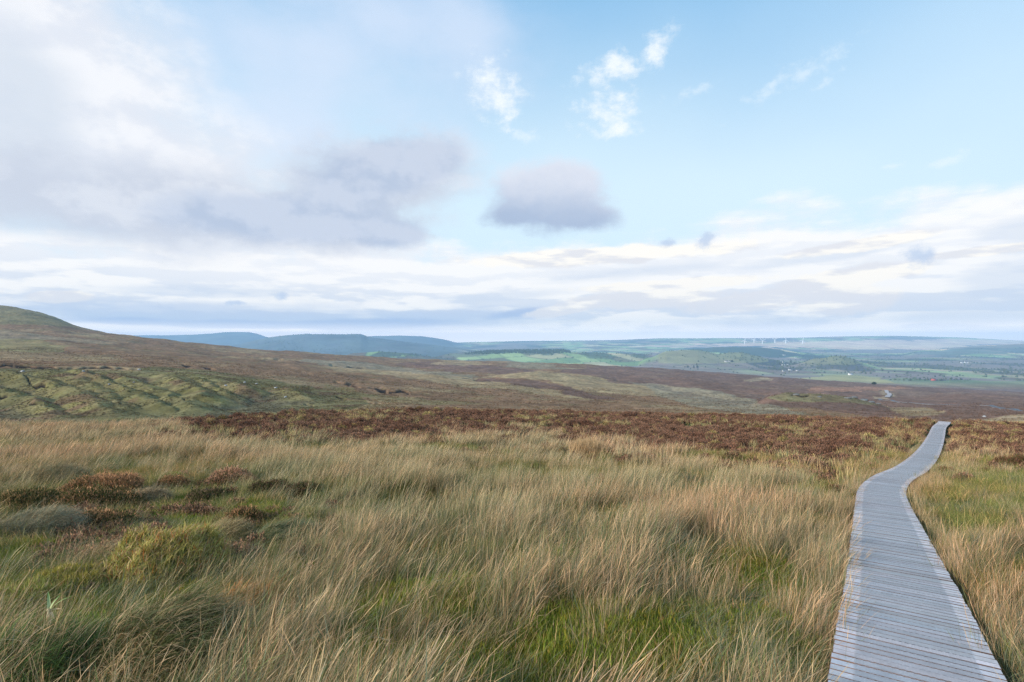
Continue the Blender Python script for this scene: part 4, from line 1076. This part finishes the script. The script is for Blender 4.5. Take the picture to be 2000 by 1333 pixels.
TURB = [(1454.4, 672.8, 12, 'turbine at the left end of the row, one blade straight up'), (1472.6, 670.4, 8, 'second turbine from the left, partly behind a dark plantation'),
        (1489.3, 673.0, 62, 'third turbine, blades spread in a Y, nearest the plantation end'), (1513.3, 670.6, 58, 'fourth turbine, set back with its blades in a high Y'),
        (1534.6, 672.0, 0, 'fifth turbine with its upper blade vertical, second from the right end'), (1567.3, 672.6, 18, 'turbine standing apart at the right end of the row')]
for px, py, rot, lab in TURB:
    p = stand(px, py, 6400, 12000); sc = p[1] / 7000.0
    o = empty('wind_turbine', p, math.radians(-8)); tag(o, 'white three bladed ' + lab, 'wind turbine', 'wind turbines on the sunlit ridge')
    hub = 46 * sc; R = 40 * sc
    t = MB(); t.cone((0, 0, -6), (0, 0, hub), 6.4 * sc, 5.2 * sc, 12); t.build('tower', M_WHITE, o, smooth=True)
    t = MB(); t.box((0, 1.2 * sc, hub), (4.2 * sc, 11 * sc, 4.2 * sc)); t.cone((0, -4.6 * sc, hub), (0, -8 * sc, hub), 2.2 * sc, .6 * sc, 10); t.build('nacelle', M_WHITE, o)
    for k in range(3):
        a = math.radians(rot + 120 * k); t = MB()
        n = 6; V = []; ca, sa = math.cos(a), math.sin(a)
        for i in range(n + 1):
            f = i / n; rr = R * f; w = (3.8 + 3.4 * math.sin(min(f * 3.2, 1) * 1.57) - 2.4 * f) * sc; th = (1.3 - .9 * f) * sc
            for dx, dy in ((-w * .5, 0), (0, -th * .5), (w * .6, 0), (0, th * .5)):
                V.append([rr * sa + dx * ca, -6.2 * sc + dy, hub + rr * ca - dx * sa])
        fs = []
        for i in range(n):
            for j in range(4): fs.append([4 * i + j, 4 * i + (j + 1) % 4, 4 * i + 4 + (j + 1) % 4, 4 * i + 4 + j])
        fs.append([0, 3, 2, 1]); fs.append([4 * n, 4 * n + 1, 4 * n + 2, 4 * n + 3])
        t.add(V, fs); t.build('blade', M_WHITE, o)

def house(name, px, py, L, W, H, rz, label, cat='house', wall=None, roof=None, dmin=2400, dmax=9000, chim=True):
    p = stand(px, py, dmin, dmax); o = empty(name, (p[0], p[1], p[2] - .5), rz); tag(o, label, cat)
    t = MB(); t.box((0, 0, H / 2), (L, W, H)); rh = W * .42
    t.add([[-L / 2, -W / 2, H], [-L / 2, W / 2, H], [-L / 2, 0, H + rh], [L / 2, -W / 2, H], [L / 2, W / 2, H], [L / 2, 0, H + rh]], f3=[[0, 2, 1], [3, 4, 5]])
    t.build('wall', wall or M_WALL, o)
    t = MB(); e = .5
    for sg in (-1, 1):
        a = np.array([[-L / 2 - e, sg * (W / 2 + e), H - e * .84 + .15], [L / 2 + e, sg * (W / 2 + e), H - e * .84 + .15], [L / 2 + e, 0, H + rh + .15], [-L / 2 - e, 0, H + rh + .15]])
        t.add(np.vstack([a, a + [0, 0, .3]]), [[0, 1, 2, 3], [7, 6, 5, 4], [0, 4, 5, 1], [1, 5, 6, 2], [2, 6, 7, 3], [3, 7, 4, 0]])
    rf = t.build('roof', roof or M_SLATE, o)
    if chim:
        for sx in (-1, 1):
            t = MB(); t.box((sx * (L / 2 - .8), 0, H + rh + .6), (1.1, .9, 1.8)); t.build('chimney', M_WALL, rf)
        for wx in (-.32, 0, .32):
            t = MB(); t.box((wx * L, -W / 2 - .04, H * .52), (L * .09, .14, 1.5)); t.build('window', M_DARKWIN, o)
    return o
house('farmhouse', 1418.7, 707.5, 24, 8, 6, .15, 'long white farmhouse below the two topped green hill')
house('cottage', 1425, 707.2, 14, 8, 4.5, -.2, 'small white cottage right of the long farmhouse below the green hill')
house('farmhouse', 1530.5, 709, 18, 9, 6.5, .1, 'white house at the back of the cluster beside the dark conifers')
house('cottage', 1528.5, 714, 14, 8, 4.5, .5, 'leftmost low white cottage of the cluster under the dark conifers')
house('cottage', 1534, 714, 16, 8, 4.5, .1, 'middle low white cottage of the cluster under the dark conifers')
house('cottage', 1538.5, 713.2, 13, 8, 5, -.2, 'rightmost white cottage of the cluster under the dark conifers')
house('farmhouse', 1543.5, 724, 22, 9, 6, .1, 'white farmhouse lowest on the plain, in the middle of a row of three')
house('cottage', 1530, 726, 14, 8, 4.5, .3, 'white cottage at the left end of the lowest row of three')
house('cottage', 1557, 725, 14, 8, 4.5, -.1, 'white cottage at the right end of the lowest row of three')
house('cottage', 1531.5, 694.6, 24, 9, 6, 0, 'far white cottage alone among the dark woods', dmin=4600)
house('cottage', 1554, 700, 18, 9, 5, .2, 'far white cottage in a green field left of the two topped knoll', dmin=4000)
house('barn', 1661, 733, 24, 11, 6, .2, 'pale grey barn on the brown plain below the knoll', 'barn', M_WALL, M_TRACK, chim=False)
house('barn', 1823, 744, 19, 10, 5, .1, 'barn with a bright red roof among the green fields', 'barn', M_RED, M_RED, chim=False)
house('farmhouse', 1879, 709.5, 24, 9, 6, .1, 'first white house of the far terrace on the right')
house('farmhouse', 1886, 709.2, 22, 9, 6, .05, 'second white house of the far terrace on the right')
house('farmhouse', 1893.5, 709.6, 26, 9, 5, -.1, 'last white house of the far terrace on the right')
house('barn', 1228, 684.5, 190, 60, 16, .05, 'huge pale shed glinting behind the plantation on the far plain', 'barn', M_WHITE, M_WHITE, dmin=7800, dmax=15000, chim=False) if False else None

def crown_mesh(mb, c, r, h, rs, n=22, conical=False):
    """one tree crown of many leaf clumps"""
    for _ in range(n):
        f = rs.random(); a = rs.random() * 6.283
        rad = (1 - f) if conical else math.sqrt(max(0, 1 - (2 * f - .9) ** 2))
        q = rad * math.sqrt(rs.random()) * r
        ctr = np.array([q * math.cos(a), q * math.sin(a), h * f]) + c
        k = rs.uniform(.22, .42) * r
        V = rs.normal(size=(6, 3)) * k * np.array([1, 1, .75]) * .8 + ctr
        g = rs.uniform(.55, 1.5)
        mb.add(V, [[0, 1, 2, 3], [2, 3, 4, 5], [0, 2, 4, 1], [1, 3, 5, 0]], c=np.array([g, g, g]))
def tree(name, px, py, H, R, label, seed, conical=False, dmin=1500, dmax=8000, n=60):
    p = stand(px, py, dmin, dmax); o = empty(name, p); tag(o, label, 'tree'); rs = np.random.default_rng(seed)
    t = MB(); t.cone((0, 0, -.5), (0, 0, H * .6), H * .035, H * .012, 7)
    for k in range(4):
        a = k * 1.6 + seed; t.cone((0, 0, H * (.25 + .07 * k)), (math.cos(a) * R * .6, math.sin(a) * R * .6, H * (.45 + .09 * k)), H * .014, H * .005, 5)
    t.build('trunk', M_BARK, o)
    t = MB(); crown_mesh(t, np.array([0, 0, H * .16]), R, H * .84, rs, n, conical); t.build('crown', M_CROWN, o)
tree('broad_tree', 1707, 753, 6, 5, 'round dark tree alone on the far edge of the purple moor', 1, dmin=1500)
tree('broad_tree', 1343, 719, 15, 7, 'leftmost dark tree of the small group on the plain beyond the brown moor', 2, dmin=2600)
tree('conifer_tree', 1355, 720, 17, 6, 'pointed conifer in the small group on the plain', 3, True, 2600)
tree('broad_tree', 1362, 719, 14, 8, 'widest tree of the small group on the plain', 4, dmin=2600)
tree('conifer_tree', 1545, 710, 26, 8, 'tallest dark conifer beside the white cluster of cottages', 5, True, 2600)
tree('broad_tree', 1552, 712, 15, 9, 'bushy tree right of the tallest conifer by the cottages', 6, dmin=2600)
tree('broad_tree', 1523, 713, 13, 8, 'low tree left of the white cluster of cottages', 7, dmin=2600)
tree('broad_tree', 1430, 708, 13, 9, 'tree beside the small cottage below the green hill', 8, dmin=2600)

def build_woods():
    # conifer plantation on the green hill
    rs = np.random.default_rng(3); t = MB()
    poly = [(905, 692.5), (930, 688.5), (990, 685), (1060, 684.5), (1112, 685), (1114, 690.5), (1060, 692), (1000, 690.5), (950, 693)]
    n = 0; tries = 0
    dd = np.linspace(4350, 5050, 140)
    while n < 1500 and tries < 20000:
        tries += 1; px = rs.uniform(900, 1118); d = rs.uniform(4620, 4960); u = (px - CX) / F
        z = float(land(np.array([u]), np.array([d]))[0]); y = CY - F * z / d
        if not inpoly(np.array([px]), np.array([y]), poly)[0]: continue
        h = rs.uniform(13, 20); g = rs.uniform(.6, 1.3); a = np.arange(6) / 6 * 6.283 + rs.random(); r = rs.uniform(3.0, 4.4)
        V = np.vstack([np.stack([np.cos(a) * r, np.sin(a) * r, np.full(6, 1.0)], 1), np.stack([np.cos(a) * r * .55, np.sin(a) * r * .55, np.full(6, h * .55)], 1), [[0, 0, h]]]) + [u * d, d, z]
        i = np.arange(6); j = (i + 1) % 6
        t.add(V, np.stack([i, j, j + 6, i + 6], 1), np.stack([i + 6, j + 6, np.full(6, 12)], 1), c=(g * .62, g * .7, g * .75)); n += 1
    o = t.build('conifer_plantation', M_CROWN); tag(o, 'dark conifer plantation capping the low green hill in the middle distance', 'wood', kind='stuff')
    # hedgerow trees and copses
    n = 26000; d = np.exp(rs.uniform(math.log(2700), math.log(9000), n)); u = rs.uniform(-.45, 1.0, n); x = u * d
    px = CX + F * u; _, hedge = field_colour(x, d)
    w = S(.55, .62, fbm(x / 420, d / 520, 62, 4)); y = CY - F * base_h(u, d) / d
    keep = rs.random(n) < np.maximum(w * .6, hedge * .5) + .012
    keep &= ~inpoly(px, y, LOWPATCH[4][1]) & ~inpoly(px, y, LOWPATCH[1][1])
    x = x[keep]; d = d[keep]; z = land(x / d, d); m = len(x)
    t = MB()
    for k in range(m):
        r = rs.uniform(3.0, 6.5); h = rs.uniform(5, 11); g = rs.uniform(.6, 1.35)
        a = np.arange(6) / 6 * 6.283 + rs.random()
        rr = r * rs.uniform(.7, 1.25, 6)
        V = np.vstack([np.stack([np.cos(a) * rr * .7, np.sin(a) * rr * .7, np.full(6, 0.0)], 1), np.stack([np.cos(a + .4) * rr, np.sin(a + .4) * rr, h * rs.uniform(.4, .65, 6)], 1), [[rs.normal(0, 1), rs.normal(0, 1), h]]]) + [x[k], d[k], z[k] - .5]
        i = np.arange(6); j = (i + 1) % 6
        t.add(V, np.stack([i, j, j + 6, i + 6], 1), np.stack([i + 6, j + 6, np.full(6, 12)], 1), c=(g, g, g))
    o = t.build('woodland', M_CROWN); tag(o, 'hedgerows and copses scattered over the blue green plain', 'woodland', kind='stuff')
build_woods()

# ------------------------------------------------------------------ air
def build_haze():
    t = MB(); X = 48000
    t.box((0, 5000, -25), (2 * X, 20600, 480)); o = t.build('haze', None); tag(o, kind='stuff')
    m = bpy.data.materials.new('haze_air'); m.use_nodes = True; nt = m.node_tree
    nt.nodes.remove(nt.nodes['Principled BSDF'])
    v = nt.nodes.new('ShaderNodeVolumePrincipled'); v.inputs['Color'].default_value = (.42, .68, 1.0, 1); v.inputs['Density'].default_value = HAZE_DENSITY; v.inputs['Anisotropy'].default_value = 0.0
    nt.links.new(v.outputs[0], nt.nodes['Material Output'].inputs['Volume'])
    o.data.materials.append(m)
HAZE_DENSITY = 8.5e-5
build_haze()

# ------------------------------------------------------------------ sky, sun
SUN_EL = math.radians(24); SUN_AZ = math.radians(-118)     # azimuth from +Y towards +X: behind the left shoulder
def az_el(px, py):
    u = (px - CX) / F; return math.atan(u), math.atan((CY - py) / F * math.cos(math.atan(u)))
def build_world():
    w = bpy.data.worlds.new('World'); scene.world = w; w.use_nodes = True
    w.cycles.sampling_method = 'MANUAL'; w.cycles.sample_map_resolution = 512
    T = NT(w.node_tree); bg = w.node_tree.nodes['Background']
    sky = T.new('ShaderNodeTexSky', sky_type='NISHITA'); sky.sun_disc = False; sky.sun_elevation = SUN_EL; sky.sun_rotation = SUN_AZ
    sky.altitude = 350; sky.air_density = 1.0; sky.dust_density = 1.2; sky.ozone_density = 1.4
    tc = T.new('ShaderNodeTexCoord'); sp = T.new('ShaderNodeSeparateXYZ'); T.put(sp.inputs[0], tc.outputs['Generated'])
    x, y, z = sp.outputs
    az = T.m('ARCTAN2', x, y); el = T.m('ARCTAN2', z, T.m('SQRT', T.m('ADD', T.m('MULTIPLY', x, x), T.m('MULTIPLY', y, y))))
    ST = 10.0    # cloud radiance is given relative to a Background strength of 0.1
    def c(r, g, b):     # display value -> radiance
        f = lambda v: ((v / 255 + .055) / 1.055) ** 2.4
        return rgb(f(r) * ST * SKYGAIN, f(g) * ST * SKYGAIN, f(b) * ST * SKYGAIN)
    mul = lambda a, b: T.m('MULTIPLY', a, b)
    add = lambda a, b: T.m('ADD', a, b)
    sub = lambda a, b: T.m('SUBTRACT', a, b)
    cen = lambda n, k: T.m('MULTIPLY', T.m('SUBTRACT', n, .5), k)
    def N(scale, sy, detail=6, rough=.55, ox=0.0, oy=0.0, sx=1.0, dist=0.0):
        return T.noise(T.xyz(T.m('MULTIPLY_ADD', az, sx, ox), T.m('MULTIPLY_ADD', el, sy, oy)), scale, detail, rough, dist, '2D')
    nA = N(3.2, 1.6, 2, .52)                                # broad and soft
    nB = N(9, 1.4, 5, .60, 3.1)                            # billows
    nD = N(28, 1.5, 5, .66, 7.7)                           # shreds
    nE = N(5.5, 1.7, 6, .60, 1.3, 2.2)                     # ragged edges
    nE2 = N(5.5, 1.7, 5, .58, 1.3, 2.2 + 1.7 * .030)        # the same, a little higher up: gives lit tops and grey bases
    nK = N(5.2, 4.2, 6, .54, 4.4, .7, .8); nK2 = N(5.2, 4.2, 6, .54, 4.4, .7 + 4.2 * .012, .8)
    nL = N(4.2, 9.0, 3, .55, 9.1, .3, .6)                  # thin layers
    reliefE = sub(nE, nE2); reliefK = sub(nK, nK2)
    ae = T.xyz(az, el, 0.0)
    def ln_(cx, cy, rx, ry, ang=0):
        """elliptical distance: 0 at the heart, 1 on the ellipse"""
        a0, e0 = az_el(cx, cy); a1, _ = az_el(cx + rx, cy); _, e1 = az_el(cx, cy - ry)
        mp = T.new('ShaderNodeMapping', vector_type='TEXTURE'); T.put(mp.inputs[0], ae)
        mp.inputs['Location'].default_value = (a0, e0, 0); mp.inputs['Rotation'].default_value = (0, 0, math.radians(ang)); mp.inputs['Scale'].default_value = (abs(a1 - a0), abs(e1 - e0), 1)
        v = T.new('ShaderNodeVectorMath', operation='LENGTH'); T.put(v.inputs[0], mp.outputs[0])
        return v.outputs['Value'], mp.outputs[0]
    def fld(*e):
        l, mp = ln_(*e); s_ = T.new('ShaderNodeSeparateXYZ'); T.put(s_.inputs[0], mp)
        return sub(1.0, l), s_.outputs[1]
    def mn(fs):
        o = fs[0]
        for f in fs[1:]: o = T.m('SMOOTH_MIN', o, f, .25)
        return sub(1.0, o)
    F_ = lambda L: mn([ln_(*e)[0] for e in L])
    C = sky.outputs[0]
    # clear blue at the top right, whitening towards the land
    d2 = add(el, cen(nA, .08))
    C = T.mix(SKYBLUE[0], C, c(*SKYBLUE[1]))
    C = T.mix(T.ss(d2, .60, .20, 0.0, .86), C, c(224, 244, 254))
    C = T.mix(T.ss(az, .35, .85, 0.0, .35), C, c(202, 230, 253))
    # pale lavender veil, top centre
    v1 = add(F_([(600, 80, 420, 260, 0), (720, 40, 300, 170, 0), (560, 250, 260, 120, -20)]), add(cen(nE, 1.1), cen(nA, 1.6)))
    C = T.mix(mul(T.ss(v1, -.5, 1.15), .75), C, c(217, 229, 248))
    # wisps
    w1 = add(F_([(1190, 140, 66, 40, 14), (1192, 212, 62, 58, 0), (1212, 250, 40, 22, 20), (1286, 92, 42, 36, 40), (968, 178, 70, 66, -35)]), add(cen(nD, 2.2), cen(nB, 1.5)))
    C = T.mix(mul(T.ss(w1, -.15, 1.15), .9), C, c(246, 251, 254))
    w2 = add(F_([(1510, 165, 110, 26, 28), (1590, 130, 130, 30, 25), (1365, 178, 60, 22, 10), (1290, 196, 30, 14, 10), (1840, 318, 90, 18, 8), (1020, 265, 44, 22, 0), (1600, 170, 70, 16, 24), (1740, 325, 60, 10, 4)]), cen(nD, 2.8))
    C = T.mix(mul(T.ss(w2, .25, 1.4), .45), C, c(240, 248, 254))
    # great white mass on the left, greyer towards the edge
    L1 = add(F_([(70, 120, 390, 300, -30), (230, 320, 520, 190, -16), (-250, 200, 420, 420, 0)]), add(cen(nE, .9), cen(nA, .5)))
    C = T.mix(mul(T.ss(L1, -.30, .55), .96), C, T.mix(T.ss(add(reliefE, cen(nA, .25)), -.12, .12), c(227, 231, 240), c(243, 244, 248)))
    g0 = add(F_([(20, 190, 150, 190, 0), (-120, 300, 300, 300, 0), (60, 400, 260, 110, 0)]), cen(nE, .8))
    C = T.mix(mul(T.ss(g0, -.2, .7), .8), C, c(211, 220, 232))
    # low cream banks with grey bases
    low = add(T.m('MULTIPLY_ADD', el, -9.5, 1.9), add(cen(nE, 1.3), cen(nK, .9)))
    low = add(low, mul(T.ss(az, .15, .75), .38))
    colK = T.mix(T.ss(add(reliefK, cen(nK, -.10)), -.075, .05), c(216, 223, 235), c(255, 252, 248))
    colK = T.mix(T.ss(add(el, cen(nA, .05)), .05, .13, .08, .7), colK, c(252, 251, 251))
    C = T.mix(mul(T.ss(low, .05, .60), .96), C, colK)
    # grey lavender bands
    G1 = add(F_([(300, 405, 470, 104, 4), (700, 365, 240, 110, 16), (610, 425, 270, 72, 0)]), add(cen(nE, 1.15), cen(nD, .22)))
    tone = T.ss(add(reliefE, cen(nB, .22)), -.10, .12)
    C = T.mix(mul(T.ss(G1, -.22, .50), .93), C, T.mix(tone, c(203, 210, 224), c(220, 225, 235)))
    G2 = add(F_([(720, 340, 200, 84, 20), (560, 420, 290, 62, 4), (765, 455, 100, 38, 0), (840, 315, 80, 44, 20)]), add(cen(nE, 1.1), cen(nD, .25)))
    C = T.mix(mul(T.ss(G2, -.02, .50), .88), C, T.mix(tone, c(181, 195, 218), c(199, 209, 227)))
    # the lone dark cloud: flat grey base, paler domed top
    D1, Y1 = fld(1070, 386, 128, 82, -3)
    D = T.m('SMOOTH_MAX', D1, F_([(1095, 352, 92, 50, 0), (1120, 418, 100, 36, -8), (1020, 414, 92, 36, 10)]), .2)
    D = add(D, add(cen(nB, .55), cen(nD, .34)))
    C = T.mix(mul(T.ss(D, -.10, .42), .97), C, T.mix(T.ss(add(Y1, cen(nB, 1.2)), -.8, .9), c(171, 187, 213), c(224, 228, 239)))
    # named layers: long grey undersides, bright sunlit tops over them, small dark scraps
    sl = add(F_([(1230, 532, 230, 18, 3), (1600, 502, 230, 15, 6), (2000, 455, 130, 44, 4), (1480, 632, 280, 16, 0), (1970, 560, 130, 60, 0), (1880, 620, 240, 24, 0), (330, 568, 280, 18, 0), (980, 580, 180, 13, 4)]), add(cen(nL, 1.6), cen(nB, .6)))
    C = T.mix(mul(T.ss(sl, -.15, .7), .52), C, c(205, 217, 234))
    lw = add(F_([(400, 615, 460, 30, 0), (880, 625, 300, 25, 2), (700, 640, 280, 15, 0)]), add(cen(nL, 1.4), cen(nB, .8)))
    C = T.mix(mul(T.ss(lw, -.2, .7), .72), C, c(190, 206, 231))
    lw2 = add(F_([(720, 634, 190, 13, 2), (450, 634, 180, 11, 0), (1010, 612, 70, 10, 8), (240, 628, 120, 10, 0)]), add(cen(nL, 1.0), cen(nB, .7)))
    C = T.mix(mul(T.ss(lw2, -.1, .6), .8), C, c(170, 191, 225))
    cu = add(F_([(1650, 588, 120, 34, 6), (1480, 588, 170, 26, 6), (1260, 586, 190, 22, 2), (1660, 542, 220, 24, 7), (1320, 556, 260, 12, 2), (1100, 605, 80, 13, 8), (1900, 493, 150, 12, 3), (1680, 478, 190, 15, 5), (120, 580, 80, 13, 4), (1180, 500, 330, 20, 2)]), add(cen(nB, 1.1), cen(nD, .5)))
    rb = T.ss(add(reliefK, cen(nB, .16)), -.06, .07)
    C = T.mix(mul(T.ss(cu, -.02, .32), .93), C, T.mix(rb, c(230, 230, 234), c(258, 253, 244)))
    sm = add(F_([(1795, 500, 52, 28, -10), (551, 580, 22, 13, 0), (1300, 475, 38, 13, 0), (1378, 470, 34, 22, 40), (460, 592, 26, 7, 0)]), add(cen(nB, 1.3), cen(nD, 1.9)))
    C = T.mix(mul(T.ss(sm, .0, .9), .8), C, c(190, 207, 232))
    # bright line over the mountains and a pale horizon
    C = T.mix(T.ss(el, .036, .004, 0.0, .9), C, c(325, 305, 288))
    ln = add(F_([(400, 650, 260, 8, 1), (560, 649, 80, 6, 0), (960, 655, 240, 10, 0)]), cen(nB, 1.0))
    C = T.mix(mul(T.ss(ln, -.1, .5), .95), C, c(310, 292, 278))
    T.put(bg.inputs[0], C); bg.inputs[1].default_value = .1
EXPOSURE = .35
SKYGAIN = .84
SKYBLUE = (.72, (150, 208, 252))
build_world()
sun = bpy.data.lights.new('sun', 'SUN'); sun.energy = 4.0; sun.angle = math.radians(11); sun.color = (1.0, .90, .77)
so = bpy.data.objects.new('sun', sun); col.objects.link(so)
from mathutils import Vector
sd = Vector((math.sin(SUN_AZ) * math.cos(SUN_EL), math.cos(SUN_AZ) * math.cos(SUN_EL), math.sin(SUN_EL)))
so.rotation_euler = (-sd).to_track_quat('-Z', 'Y').to_euler()

# ------------------------------------------------------------------ camera, render settings
cam = bpy.data.cameras.new('camera'); cam.lens = 20.0; cam.sensor_width = 36.0; cam.clip_start = .05; cam.clip_end = 200000
co = bpy.data.objects.new('camera', cam); col.objects.link(co); co.location = (0, 0, 0); co.rotation_euler = (math.radians(90), 0, 0)
scene.camera = co
scene.view_settings.view_transform = 'Standard'; scene.view_settings.look = 'None'; scene.view_settings.gamma = 1.0; scene.view_settings.exposure = EXPOSURE
scene.render.engine = 'CYCLES'
cy = scene.cycles
cy.max_bounces = 4; cy.diffuse_bounces = 2; cy.glossy_bounces = 2; cy.transmission_bounces = 3; cy.volume_bounces = 2; cy.transparent_max_bounces = 8
cy.use_denoising = True; cy.adaptive_threshold = .006; cy.denoising_prefilter = 'NONE'
cy.caustics_reflective = False; cy.caustics_refractive = False
